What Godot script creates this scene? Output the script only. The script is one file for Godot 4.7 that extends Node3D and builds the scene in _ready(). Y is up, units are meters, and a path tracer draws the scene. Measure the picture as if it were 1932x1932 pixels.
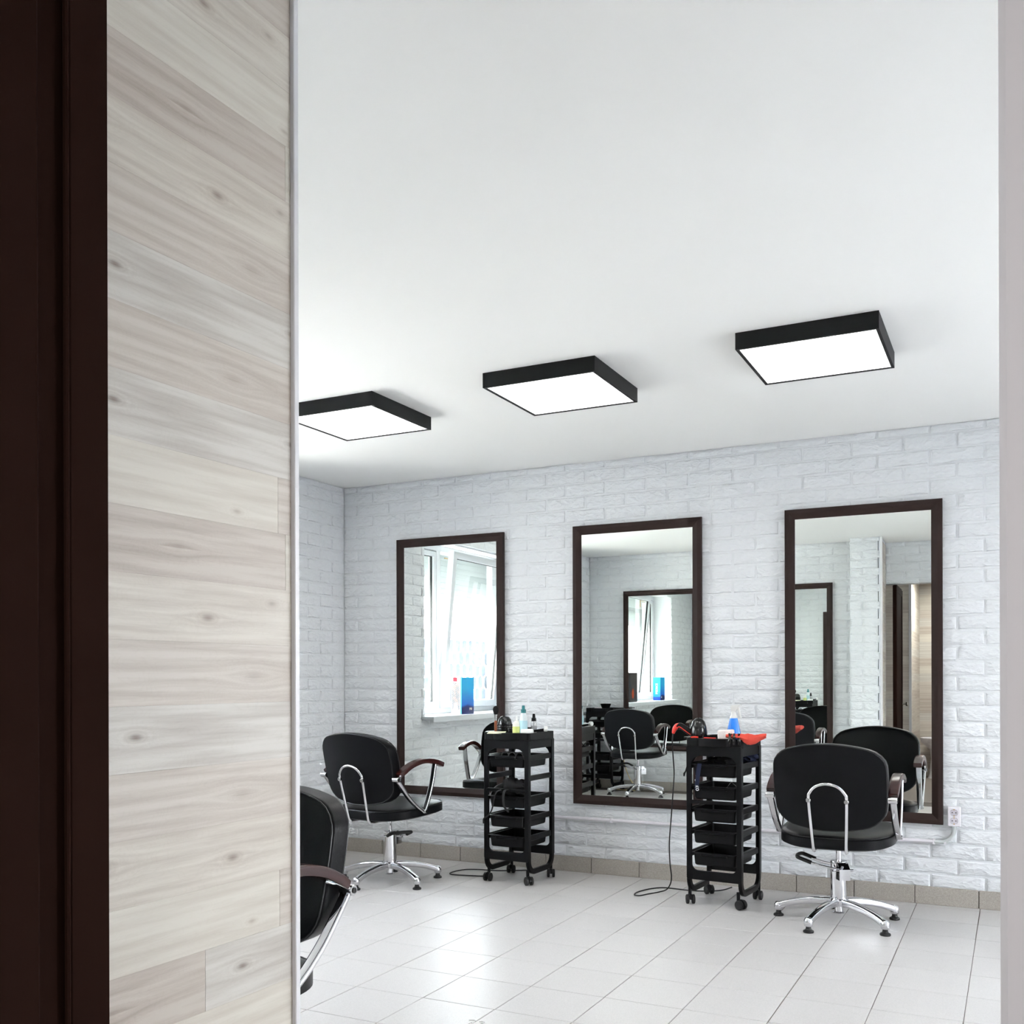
extends Node3D
# A hairdressing salon seen through a doorway. x runs along the mirror wall, y up, z = -E where E is the distance from the camera towards the mirror wall.

const EB := 6.205      # back wall face (mortar)
const EF := 1.25       # front wall face, mirror section
const ED := 1.50       # front wall face, doorway section
const TL := -4.553     # left wall face
const TR := 3.40       # right wall face
const TJ := -0.012     # right edge of the doorway
const TP := -1.226     # wood panel corner at the doorway
const HC := 2.7475     # ceiling height
const PITCH := 0.285   # brick length with joint
const ROW := 0.087     # brick course height

var rng := RandomNumberGenerator.new()
var names := {}
var M := {}

# ------------------------------------------------------------------ mesh building
class MB:
	var p := PackedVector3Array()
	var u := PackedVector2Array()
	func add(t: PackedVector3Array, x := Transform3D.IDENTITY, uv := PackedVector2Array()) -> MB:
		var n := t.size()
		if n == 0:
			return self
		var q := PackedVector3Array(); q.resize(n)
		for i in n:
			q[i] = x * t[i]
		var c := q[0]
		var vol := 0.0
		for i in range(0, n, 3):
			vol += (q[i] - c).dot((q[i + 1] - c).cross(q[i + 2] - c))
		if vol > 0.0:
			for i in range(0, n, 3):
				var h := q[i + 1]; q[i + 1] = q[i + 2]; q[i + 2] = h
				if uv.size():
					var hu := uv[i + 1]; uv[i + 1] = uv[i + 2]; uv[i + 2] = hu
		p.append_array(q)
		if uv.size():
			u.append_array(uv)
		return self
	func done(crease := 38.0) -> ArrayMesh:
		var n := p.size()
		var fn := PackedVector3Array(); fn.resize(n / 3)
		var around := {}
		for f in n / 3:
			var a := p[f * 3]
			fn[f] = (p[f * 3 + 2] - a).cross(p[f * 3 + 1] - a)
			for k in 3:
				var key := Vector3i((p[f * 3 + k] * 20000.0).round())
				if around.has(key):
					around[key].append(f)
				else:
					around[key] = [f]
		var nn := PackedVector3Array(); nn.resize(n)
		var lim := cos(deg_to_rad(crease))
		var un := PackedVector3Array(); un.resize(n / 3)
		for f in n / 3:
			un[f] = fn[f].normalized()
		for f in n / 3:
			for k in 3:
				var key := Vector3i((p[f * 3 + k] * 20000.0).round())
				var s := Vector3.ZERO
				for g in around[key]:
					if un[f].dot(un[g]) >= lim:
						s += fn[g]
				nn[f * 3 + k] = s.normalized() if s.length_squared() > 1e-20 else un[f]
		var arr := []
		arr.resize(Mesh.ARRAY_MAX)
		arr[Mesh.ARRAY_VERTEX] = p
		arr[Mesh.ARRAY_NORMAL] = nn
		if u.size() == n:
			arr[Mesh.ARRAY_TEX_UV] = u
		var m := ArrayMesh.new()
		m.add_surface_from_arrays(Mesh.PRIMITIVE_TRIANGLES, arr)
		return m

func quad(t: PackedVector3Array, a: Vector3, b: Vector3, c: Vector3, d: Vector3) -> void:
	t.append(a); t.append(b); t.append(c); t.append(a); t.append(c); t.append(d)

func loft(rings: Array, cap := true, closed := false) -> PackedVector3Array:
	var t := PackedVector3Array()
	var m: int = rings[0].size()
	var last: int = rings.size() if closed else rings.size() - 1
	for i in last:
		var a: PackedVector3Array = rings[i]
		var b: PackedVector3Array = rings[(i + 1) % rings.size()]
		for k in m:
			quad(t, a[k], a[(k + 1) % m], b[(k + 1) % m], b[k])
	if cap and not closed:
		for e in 2:
			var r: PackedVector3Array = rings[0] if e == 0 else rings[rings.size() - 1]
			var c := Vector3.ZERO
			for v in r:
				c += v
			c /= m
			for k in m:
				if e == 0:
					t.append(c); t.append(r[(k + 1) % m]); t.append(r[k])
				else:
					t.append(c); t.append(r[k]); t.append(r[(k + 1) % m])
	return t

func box(s: Vector3, c := 0.0) -> PackedVector3Array:
	var h := s / 2.0
	c = minf(c, minf(h.x, minf(h.y, h.z)) * 0.9)
	var rings := []
	var prof := [[-h.y, c], [-h.y + c, 0.0], [h.y - c, 0.0], [h.y, c]] if c > 0.0 else [[-h.y, 0.0], [h.y, 0.0]]
	for q in prof:
		var i: float = q[1]
		var x := h.x - i
		var z := h.z - i
		var y: float = q[0]
		if c > 0.0:
			rings.append(PackedVector3Array([Vector3(-x + c, y, -z), Vector3(x - c, y, -z), Vector3(x, y, -z + c), Vector3(x, y, z - c), Vector3(x - c, y, z), Vector3(-x + c, y, z), Vector3(-x, y, z - c), Vector3(-x, y, -z + c)]))
		else:
			rings.append(PackedVector3Array([Vector3(-x, y, -z), Vector3(x, y, -z), Vector3(x, y, z), Vector3(-x, y, z)]))
	return loft(rings)

func lathe(prof: Array, segs := 24) -> PackedVector3Array:
	var rings := []
	for q in prof:
		var r := PackedVector3Array()
		for k in segs:
			var a := TAU * k / segs
			r.append(Vector3(cos(a) * q[0], q[1], sin(a) * q[0]))
		rings.append(r)
	return loft(rings)

func smooth_path(pts: Array, n := 6) -> PackedVector3Array:
	var out := PackedVector3Array()
	for i in pts.size() - 1:
		var p0: Vector3 = pts[maxi(i - 1, 0)]
		var p1: Vector3 = pts[i]
		var p2: Vector3 = pts[i + 1]
		var p3: Vector3 = pts[mini(i + 2, pts.size() - 1)]
		for k in n:
			out.append(p1.cubic_interpolate(p2, p0, p3, float(k) / n))
	out.append(pts[pts.size() - 1])
	return out

# elliptical tube along a path; rx across "side", ry across the other axis; hint = direction the rx axis stays close to
func tube(path: PackedVector3Array, rx: float, ry := -1.0, segs := 10, hint := Vector3.ZERO, squareness := 0.0, taper := []) -> PackedVector3Array:
	if ry < 0.0:
		ry = rx
	var rings := []
	var n := path.size()
	var side := hint
	for i in n:
		var d := (path[mini(i + 1, n - 1)] - path[maxi(i - 1, 0)]).normalized()
		if side.length() < 0.01 or absf(side.normalized().dot(d)) > 0.98:
			side = d.cross(Vector3.UP) if absf(d.y) < 0.9 else d.cross(Vector3.RIGHT)
		var sx := (side - d * side.dot(d)).normalized()
		if hint == Vector3.ZERO:
			side = sx
		var sy := d.cross(sx)
		var r := PackedVector3Array()
		var k2 := 1.0
		if taper.size():
			k2 = lerpf(taper[mini(int(float(i) / (n - 1) * (taper.size() - 1)), taper.size() - 1)], taper[mini(int(float(i) / (n - 1) * (taper.size() - 1)) + 1, taper.size() - 1)], fposmod(float(i) / (n - 1) * (taper.size() - 1), 1.0))
		for k in segs:
			var a := TAU * (k + 0.5) / segs
			var ca := cos(a)
			var sa := sin(a)
			if squareness > 0.0:
				var m := 2.0 / (2.0 + squareness)
				ca = signf(ca) * pow(absf(ca), m)
				sa = signf(sa) * pow(absf(sa), m)
			r.append(path[i] + sx * ca * rx * k2 + sy * sa * ry * k2)
		rings.append(r)
	return loft(rings)

func rrect(w: float, h: float, r: float, n := 5, rb := -1.0) -> PackedVector2Array:
	if rb < 0.0:
		rb = r
	var o := PackedVector2Array()
	var cs := [[w / 2 - r, h / 2 - r, 0.0, r], [-w / 2 + r, h / 2 - r, PI / 2, r], [-w / 2 + rb, -h / 2 + rb, PI, rb], [w / 2 - rb, -h / 2 + rb, 3 * PI / 2, rb]]
	for c in cs:
		for k in n + 1:
			var a: float = c[2] + PI / 2 * k / n
			o.append(Vector2(c[0] + cos(a) * c[3], c[1] + sin(a) * c[3]))
	return o

func flat3(o: PackedVector2Array, z: float) -> PackedVector3Array:
	var r := PackedVector3Array()
	for v in o:
		r.append(Vector3(v.x, v.y, z))
	return r

func inset(o: PackedVector2Array, d: float) -> PackedVector2Array:
	var r := PackedVector2Array()
	var n := o.size()
	for i in n:
		var a := (o[i] - o[(i + n - 1) % n])
		var b := (o[(i + 1) % n] - o[i])
		if a.length() < 1e-6: a = b
		if b.length() < 1e-6: b = a
		var t := (a.normalized() + b.normalized()).normalized()
		r.append(o[i] + Vector2(-t.y, t.x) * d)
	return r

# slab with outline o (counter-clockwise) from z0 to z1, edges rounded by r
func slab(o: PackedVector2Array, z0: float, z1: float, r := 0.002) -> PackedVector3Array:
	var rings := []
	for q in [[0.0, 1.0], [0.3, 0.3], [1.0, 0.0]]:
		rings.append(flat3(inset(o, r * q[1]), z0 + r * q[0]))
	for q in [[1.0, 0.0], [0.3, 0.3], [0.0, 1.0]]:
		rings.append(flat3(inset(o, r * q[1]), z1 - r * q[0]))
	return loft(rings)

# frame between two outlines of equal length
func ring_frame(o: PackedVector2Array, i: PackedVector2Array, z0: float, z1: float, b := 0.0015) -> PackedVector3Array:
	return loft([flat3(o, z0), flat3(o, z1 - b), flat3(inset(o, b), z1), flat3(inset(i, -b), z1), flat3(i, z1 - b), flat3(i, z0)], false, true)

func rbox(s: Vector3, r: float, n := 3) -> PackedVector3Array:
	var rings := []
	var h := s / 2
	var o := rrect(s.x, s.z, minf(r, minf(h.x, h.z) * 0.98), n + 1)
	for k in n + 1:
		var a := PI / 2 * k / n
		var q := PackedVector3Array()
		for v in inset(o, r * (1 - sin(a)) * 0.98):
			q.append(Vector3(v.x, -h.y + r * (1 - cos(a)), -v.y))
		rings.append(q)
	for k in n + 1:
		var a := PI / 2 * (n - k) / n
		var q := PackedVector3Array()
		for v in inset(o, r * (1 - sin(a)) * 0.98):
			q.append(Vector3(v.x, h.y - r * (1 - cos(a)), -v.y))
		rings.append(q)
	return loft(rings)

func cyl(r: float, y0: float, y1: float, segs := 16, c := 0.0) -> PackedVector3Array:
	if c > 0.0:
		return lathe([[r - c, y0], [r, y0 + c], [r, y1 - c], [r - c, y1]], segs)
	return lathe([[r, y0], [r, y1]], segs)

func at(x: float, y: float, z: float, turn := Vector3.ZERO) -> Transform3D:
	return Transform3D(Basis.from_euler(turn), Vector3(x, y, z))

# ------------------------------------------------------------------ nodes
func numbered(n: String) -> String:
	var k: int = names.get(n, 0)
	names[n] = k + 1
	return n if k == 0 else "%s_%03d" % [n, k]

func part(called: String, mesh: Mesh, m: Material, parent: Node3D, x := Transform3D.IDENTITY) -> MeshInstance3D:
	var o := MeshInstance3D.new()
	o.name = called
	o.mesh = mesh
	o.material_override = m
	o.transform = x
	parent.add_child(o, true)
	return o

func solo(called: String, mesh: Mesh, m: Material, x: Transform3D, label: String, category: String, group := "") -> MeshInstance3D:
	var o := part(numbered(called), mesh, m, self, x)
	tag(o, label, category, group)
	return o

func tag(o: Node3D, label: String, category: String, group := "") -> void:
	o.set_meta("label", label)
	o.set_meta("category", category)
	if group:
		o.set_meta("group", group)

func thing(called: String, label: String, category: String, where: Vector3, turn := 0.0, group := "") -> Node3D:
	var o := Node3D.new()
	o.name = numbered(called)
	add_child(o)
	o.position = where
	o.rotation.y = turn
	tag(o, label, category, group)
	return o

func struct(called: String, mesh: Mesh, m: Material, x := Transform3D.IDENTITY) -> MeshInstance3D:
	var o := part(called, mesh, m, self, x)
	o.set_meta("kind", "structure")
	return o

func block(t0: float, t1: float, y0: float, y1: float, e0: float, e1: float, c := 0.0) -> PackedVector3Array:
	var r := PackedVector3Array()
	for v in box(Vector3(t1 - t0, y1 - y0, e1 - e0), c):
		r.append(v + Vector3((t0 + t1) / 2, (y0 + y1) / 2, -(e0 + e1) / 2))
	return r

func P(t: float, y: float, e: float) -> Vector3:
	return Vector3(t, y, -e)

# ------------------------------------------------------------------ materials
func mat(key: String, c: Color, rough := 0.6, metal := 0.0, spec := 0.5) -> StandardMaterial3D:
	var m := StandardMaterial3D.new()
	m.albedo_color = c
	m.roughness = rough
	m.metallic = metal
	m.metallic_specular = spec
	m.resource_name = key
	M[key] = m
	return m

func noise_image(seed_: int, freq: float, kind := FastNoiseLite.TYPE_SIMPLEX_SMOOTH, frac := FastNoiseLite.FRACTAL_FBM, oct := 4, size := 512) -> ImageTexture:
	var n := FastNoiseLite.new()
	n.seed = seed_
	n.noise_type = kind
	n.frequency = freq
	n.fractal_type = frac
	n.fractal_octaves = oct
	var im := n.get_seamless_image(size, size)
	return ImageTexture.create_from_image(im)

func bump(m: StandardMaterial3D, tex: Texture2D, cm: float, scale: Vector3, world := true) -> void:
	m.heightmap_enabled = true
	m.heightmap_texture = tex
	m.heightmap_scale = cm
	m.uv1_triplanar = true
	m.uv1_world_triplanar = world
	m.uv1_scale = scale

func speckle(seed_: int, lo: float, hi: float, tint: Color, size := 256) -> ImageTexture:
	var r := RandomNumberGenerator.new(); r.seed = seed_
	var im := Image.create(size, size, false, Image.FORMAT_RGB8)
	for y in size:
		for x in size:
			var v := r.randf_range(lo, hi)
			im.set_pixel(x, y, Color(tint.r * v, tint.g * v, tint.b * v))
	return ImageTexture.create_from_image(im)

# laminate grain along x, printed on a plank; knots as [x, y, size]
func wood_image(seed_: int, light: Color, dark: Color, density: float, knots: Array, w := 640, h := 112) -> ImageTexture:
	var a := FastNoiseLite.new(); a.seed = seed_; a.frequency = 0.004; a.fractal_octaves = 3
	var b := FastNoiseLite.new(); b.seed = seed_ + 7; b.frequency = 0.02; b.fractal_octaves = 3
	var c := FastNoiseLite.new(); c.seed = seed_ + 13; c.frequency = 0.11; c.fractal_octaves = 2
	var im := Image.create(w, h, false, Image.FORMAT_RGB8)
	for y in h:
		for x in w:
			var yy := float(y)
			var pull := 0.0
			var knot := 0.0
			for k in knots:
				var dx: float = (x - k[0]) / (k[2] * 2.2)
				var dy: float = (y - k[1]) / k[2]
				var d2: float = dx * dx + dy * dy
				pull += signf(dy) * k[2] * 0.9 * exp(-d2 * 0.35)
				knot = maxf(knot, exp(-d2 * 3.2) * k[3])
				knot = maxf(knot, 0.35 * k[3] * exp(-d2 * 0.8) * (0.5 + 0.5 * sin(sqrt(d2) * 9.0)))
			yy -= pull
			var band := a.get_noise_2d(x * 0.5, yy * 9.0)
			var rings := a.get_noise_2d(x * 0.9 + 400.0, yy * 2.5 + 90.0)
			var line := 0.5 + 0.5 * sin(rings * 60.0 + b.get_noise_2d(x * 0.6, yy * 3.0) * 2.0)
			line = pow(line, 7.0) * 0.35
			var fine := c.get_noise_2d(x * 0.11, yy * 7.0)
			var v := clampf(0.30 + band * 0.75 + line * 0.22 + fine * 0.16, 0.0, 1.0) * density + knot
			v = clampf(v, 0.0, 1.35)
			im.set_pixel(x, y, light.lerp(dark, minf(v, 1.0)) if v <= 1.0 else dark.darkened((v - 1.0)))
	return ImageTexture.create_from_image(im)

func textured(key: String, tex: Texture2D, rough := 0.5) -> StandardMaterial3D:
	var m := mat(key, Color.WHITE, rough)
	m.albedo_texture = tex
	return m

func make_materials() -> void:
	var crinkle := noise_image(11, 0.011, FastNoiseLite.TYPE_SIMPLEX_SMOOTH, FastNoiseLite.FRACTAL_RIDGED, 3)
	var paint := mat("white_painted_brick", Color(0.875, 0.885, 0.895), 0.55)
	bump(paint, crinkle, 0.75, Vector3(1.5, 2.9, 1.5))
	var mortar := mat("white_painted_mortar", Color(0.87, 0.88, 0.89), 0.6)
	bump(mortar, crinkle, 0.2, Vector3(4, 4, 4))
	var grain := noise_image(3, 0.06, FastNoiseLite.TYPE_SIMPLEX_SMOOTH, FastNoiseLite.FRACTAL_FBM, 3, 256)
	M.grain = grain
	mat("ceiling_paint", Color(0.975, 0.975, 0.965), 0.8)
	mat("hall_paint", Color(0.90, 0.905, 0.935), 0.7)
	mat("trim_white", Color(0.85, 0.85, 0.86), 0.35)
	for k in 3:
		var t := mat("floor_tile_%d" % k, Color.WHITE, 0.34, 0.0, 0.42)
		var v: float = [0.79, 0.796, 0.784][k]
		t.albedo_texture = speckle(20 + k, 0.93, 1.0, Color(v, v * 0.985, v * 0.975))
		t.uv1_triplanar = true
		t.uv1_world_triplanar = true
		t.uv1_scale = Vector3(1.6, 1.6, 1.6)
	mat("grout", Color(0.42, 0.39, 0.36), 0.9)
	var bb := mat("baseboard_tile", Color.WHITE, 0.5)
	bb.albedo_texture = speckle(31, 0.84, 1.04, Color(0.68, 0.655, 0.62))
	bb.uv1_triplanar = true
	bb.uv1_world_triplanar = true
	bb.uv1_scale = Vector3(1.8, 1.8, 1.8)
	var fr := mat("mirror_frame_wood", Color(0.185, 0.14, 0.13), 0.5, 0.0, 0.25)
	bump(fr, grain, 0.02, Vector3(6, 6, 6))
	mat("mirror_glass", Color(0.96, 0.975, 0.96), 0.0, 1.0)
	mat("chrome", Color(0.86, 0.86, 0.87), 0.07, 1.0)
	mat("brushed_steel", Color(0.72, 0.72, 0.71), 0.22, 1.0)
	var le := mat("black_leather", Color(0.055, 0.057, 0.066), 0.36, 0.0, 0.24)
	bump(le, grain, 0.018, Vector3(9, 9, 9), false)
	mat("black_piping", Color(0.05, 0.05, 0.055), 0.4)
	mat("arm_wood", Color(0.20, 0.075, 0.065), 0.22)
	mat("black_rubber", Color(0.03, 0.03, 0.033), 0.55)
	mat("black_plastic", Color(0.045, 0.046, 0.052), 0.33, 0.0, 0.27)
	mat("black_gloss", Color(0.03, 0.03, 0.034), 0.12)
	mat("black_cloth", Color(0.03, 0.032, 0.04), 0.95)
	mat("navy_cloth", Color(0.05, 0.09, 0.20), 0.95)
	mat("lamp_black", Color(0.10, 0.10, 0.10), 0.55, 0.0, 0.3)
	var d := mat("lamp_diffuser", Color(0.95, 0.95, 0.95), 0.5)
	d.emission_enabled = true
	d.emission = Color(1, 1, 1)
	d.emission_energy_multiplier = 1.6
	mat("door_brown", Color(0.14, 0.085, 0.068), 0.8, 0.0, 0.1)
	mat("knob_steel", Color(0.8, 0.8, 0.78), 0.2, 1.0)
	mat("pvc_white", Color(0.83, 0.845, 0.86), 0.35)
	mat("pvc_grey", Color(0.72, 0.74, 0.74), 0.4)
	mat("socket_white", Color(0.90, 0.89, 0.91), 0.3)
	mat("socket_grey", Color(0.78, 0.76, 0.79), 0.4)
	mat("hole_black", Color(0.02, 0.02, 0.02), 0.8)
	mat("brass", Color(0.75, 0.6, 0.3), 0.35, 1.0)
	var g := mat("window_glass", Color(0.93, 0.97, 0.96, 0.06), 0.0)
	g.transparency = BaseMaterial3D.TRANSPARENCY_ALPHA
	mat("radiator_brown", Color(0.17, 0.075, 0.06), 0.5)
	mat("shutter_grey", Color(0.72, 0.75, 0.75), 0.6)
	mat("outside_white", Color(0.9, 0.9, 0.88), 0.9)
	mat("outside_ground", Color(0.84, 0.83, 0.80), 0.95)
	mat("outside_asphalt", Color(0.55, 0.55, 0.55), 0.95)
	mat("fence_white", Color(0.93, 0.93, 0.93), 0.6)
	mat("outside_blue", Color(0.25, 0.29, 0.34), 0.8)
	mat("red_cloth", Color(0.85, 0.30, 0.24), 0.9)
	bump(M.red_cloth, grain, 0.15, Vector3(8, 8, 8), false)
	mat("white_cloth", Color(0.93, 0.90, 0.89), 0.95)
	bump(M.white_cloth, grain, 0.15, Vector3(8, 8, 8), false)
	mat("red_plastic", Color(0.85, 0.20, 0.15), 0.35)
	mat("cream_bottle", Color(0.90, 0.90, 0.86), 0.35)
	mat("lime_label", Color(0.82, 0.86, 0.52), 0.5)
	mat("teal_cap", Color(0.02, 0.42, 0.44), 0.35)
	mat("pale_bottle", Color(0.86, 0.90, 0.91), 0.3)
	mat("aqua_label", Color(0.70, 0.84, 0.875), 0.45)
	mat("clear_plastic", Color(0.9, 0.92, 0.93, 0.25), 0.05)
	M.clear_plastic.transparency = BaseMaterial3D.TRANSPARENCY_ALPHA
	mat("grey_liquid", Color(0.55, 0.55, 0.56), 0.2)
	mat("blue_liquid", Color(0.10, 0.50, 0.92), 0.2)
	mat("milky_plastic", Color(0.86, 0.86, 0.85), 0.3)
	mat("white_plastic", Color(0.92, 0.92, 0.91), 0.4)
	mat("cream_paper", Color(0.92, 0.90, 0.78), 0.8)
	mat("brush_wood", Color(0.52, 0.27, 0.13), 0.4)
	mat("white_ink", Color(0.9, 0.9, 0.9), 0.6)
	mat("hall_floor", Color(0.55, 0.52, 0.49), 0.5)
	mat("yellow_cord", Color(0.80, 0.72, 0.50), 0.5)

# ------------------------------------------------------------------ bricks
var brick_meshes := []

func make_bricks() -> void:
	rng.seed = 5
	for k in 8:
		var L := PITCH - 0.012
		var H := ROW - 0.012
		var nx := 6
		var ny := 2
		var jx := []
		var front := []
		for j in ny + 1:
			var row := []
			for i in nx + 1:
				var x := -L / 2 + L * i / nx
				var y := -H / 2 + H * j / ny
				var z := 0.0120 + rng.randf_range(-0.0024, 0.0018)
				if i == 0: x += 0.006 + rng.randf_range(-0.002, 0.002)
				elif i == nx: x -= 0.006 + rng.randf_range(-0.002, 0.002)
				else: x += rng.randf_range(-0.008, 0.008)
				if j == 0: y += 0.004 + rng.randf_range(-0.0016, 0.0022)
				elif j == ny: y -= 0.004 + rng.randf_range(-0.0022, 0.0016)
				else: y += rng.randf_range(-0.012, 0.012)
				if i == 0 or i == nx or j == 0 or j == ny: z -= 0.0034
				row.append(Vector3(x, y, z))
			front.append(row)
		var t := PackedVector3Array()
		for j in ny:
			for i in nx:
				quad(t, front[j][i], front[j][i + 1], front[j + 1][i + 1], front[j + 1][i])
		var rim := []
		for i in nx + 1: rim.append(front[0][i])
		for j in range(1, ny + 1): rim.append(front[j][nx])
		for i in range(nx - 1, -1, -1): rim.append(front[ny][i])
		for j in range(ny - 1, 0, -1): rim.append(front[j][0])
		for i in rim.size():
			var a: Vector3 = rim[i]
			var b: Vector3 = rim[(i + 1) % rim.size()]
			var ca := Vector3(a.x * 1.05, a.y * 1.13, -0.001)
			var cb := Vector3(b.x * 1.05, b.y * 1.13, -0.001)
			quad(t, ca, cb, b, a)
		var m := MB.new()
		m.add(t)
		brick_meshes.append(m.done(60.0))

# origin: point of the wall with u = 0, y = 0; u_dir along the wall, n out of it. Bricks from u0 to u1; holes as Rect2 in (u, y).
# score(u, y) says which bricks show largest: the best `most` are parts, the rest one part.
func brick_wall(wall: Node3D, origin: Vector3, u_dir: Vector3, n: Vector3, u0: float, u1: float, y0: float, y1: float, holes: Array, phase: float, most: int, score: Callable) -> void:
	var all := []
	var r := int(floor((y0 - 2.263) / ROW)) - 1
	while 2.263 + ROW * r < y1:
		var b := 2.263 + ROW * r          # bottom of the course
		var top := b + ROW
		var off := phase + (0.0 if posmod(r, 2) == 0 else PITCH / 2)
		var k := int(floor((u0 - off) / PITCH)) - 1
		while off + k * PITCH < u1:
			var segs := [[maxf(off + k * PITCH, u0), minf(off + (k + 1) * PITCH, u1)]]
			var lo := maxf(b, y0)
			var hi := minf(top, y1)
			if hi - lo > 0.018:
				for h in holes:
					var hr: Rect2 = h
					if (lo + hi) / 2 > hr.position.y and (lo + hi) / 2 < hr.end.y:
						var cut := []
						for s in segs:
							if s[1] <= hr.position.x or s[0] >= hr.end.x:
								cut.append(s)
							else:
								if s[0] < hr.position.x: cut.append([s[0], hr.position.x])
								if s[1] > hr.end.x: cut.append([hr.end.x, s[1]])
						segs = cut
				for s in segs:
					if s[1] - s[0] > 0.03:
						all.append([(s[0] + s[1]) / 2, (lo + hi) / 2, s[1] - s[0], hi - lo])
			k += 1
		r += 1
	for a in all:
		a.append(score.call(a[0], a[1]) * minf(a[2] / PITCH, 1.0))
	all.sort_custom(func(a, b): return a[4] > b[4])
	var inv := wall.transform.affine_inverse()
	var rest := []
	for i in all.size():
		var a = all[i]
		var bs := Basis(u_dir * (a[2] - 0.010) / (PITCH - 0.010), Vector3.UP * (a[3] - 0.009) / (ROW - 0.009), n)
		var x := Transform3D(bs, origin + u_dir * a[0] + Vector3.UP * a[1])
		if i < most and a[4] > 0.0:
			part("brick", brick_meshes[(i * 5 + int(a[1] * 100)) % 8], M.white_painted_brick, wall, inv * x)
		else:
			rest.append(inv * x)
	if rest.size() > 12:
		var per := 4
		for v in per:
			var mm := MultiMesh.new()
			mm.transform_format = MultiMesh.TRANSFORM_3D
			mm.mesh = brick_meshes[v * 2]
			var mine := []
			for i in rest.size():
				if i % per == v: mine.append(rest[i])
			mm.instance_count = mine.size()
			for i in mine.size():
				mm.set_instance_transform(i, mine[i])
			var o := MultiMeshInstance3D.new()
			o.name = "brickwork"
			o.multimesh = mm
			o.material_override = M.white_painted_brick
			o.set_meta("kind", "stuff")
			wall.add_child(o, true)
	else:
		for i in rest.size():
			part("brick", brick_meshes[i % 8], M.white_painted_brick, wall, rest[i])

# ------------------------------------------------------------------ furniture
func mirror(label: String, where: Vector3, turn: float, group: String) -> void:
	var o := thing("wall_mirror", label, "mirror", where, turn, group)
	var w := 0.883
	var h := 1.857
	var prof := [[0.0, 0.0], [0.0, 0.021], [0.003, 0.025], [0.026, 0.027], [0.055, 0.016], [0.060, 0.013], [0.060, 0.0]]
	var ends := [[[-1, 0, 1, 0], [1, 0, -1, 0], 0], [[-1, 1, 1, -1], [1, 1, -1, -1], 0], [[-1, 0, 1, 1], [-1, 1, 1, -1], 1], [[1, 0, -1, 1], [1, 1, -1, -1], 1]]
	for k in 4:
		var a := PackedVector3Array()
		var b := PackedVector3Array()
		for q in prof:
			var d: float = q[0]
			match k:
				0:
					a.append(Vector3(-w / 2 + d, d, q[1])); b.append(Vector3(w / 2 - d, d, q[1]))
				1:
					a.append(Vector3(-w / 2 + d, h - d, q[1])); b.append(Vector3(w / 2 - d, h - d, q[1]))
				2:
					a.append(Vector3(-w / 2 + d, d, q[1])); b.append(Vector3(-w / 2 + d, h - d, q[1]))
				3:
					a.append(Vector3(w / 2 - d, d, q[1])); b.append(Vector3(w / 2 - d, h - d, q[1]))
		part("frame_rail", MB.new().add(loft([a, b])).done(25), M.mirror_frame_wood, o)
	part("glass", MB.new().add(box(Vector3(w - 0.10, h - 0.10, 0.006))).done(), M.mirror_glass, o, at(0, h / 2, 0.008))

# the closed outline cut into n equal steps
func even_outline(o: PackedVector2Array, n: int) -> PackedVector2Array:
	var total := 0.0
	for i in o.size():
		total += o[i].distance_to(o[(i + 1) % o.size()])
	var r := PackedVector2Array()
	var i := 0
	var done := 0.0
	for k in n:
		var want := total * k / n
		while done + o[i].distance_to(o[(i + 1) % o.size()]) < want:
			done += o[i].distance_to(o[(i + 1) % o.size()])
			i += 1
		var l := o[i].distance_to(o[(i + 1) % o.size()])
		r.append(o[i].lerp(o[(i + 1) % o.size()], (want - done) / maxf(l, 1e-6)))
	return r

var chair_parts := {}

func bend_back(v: Vector3) -> Vector3:
	return Vector3(v.x, 0.745 + v.y, 0.31 + v.z + v.y * 0.24 - 0.055 * pow(v.x / 0.28, 2))

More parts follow.
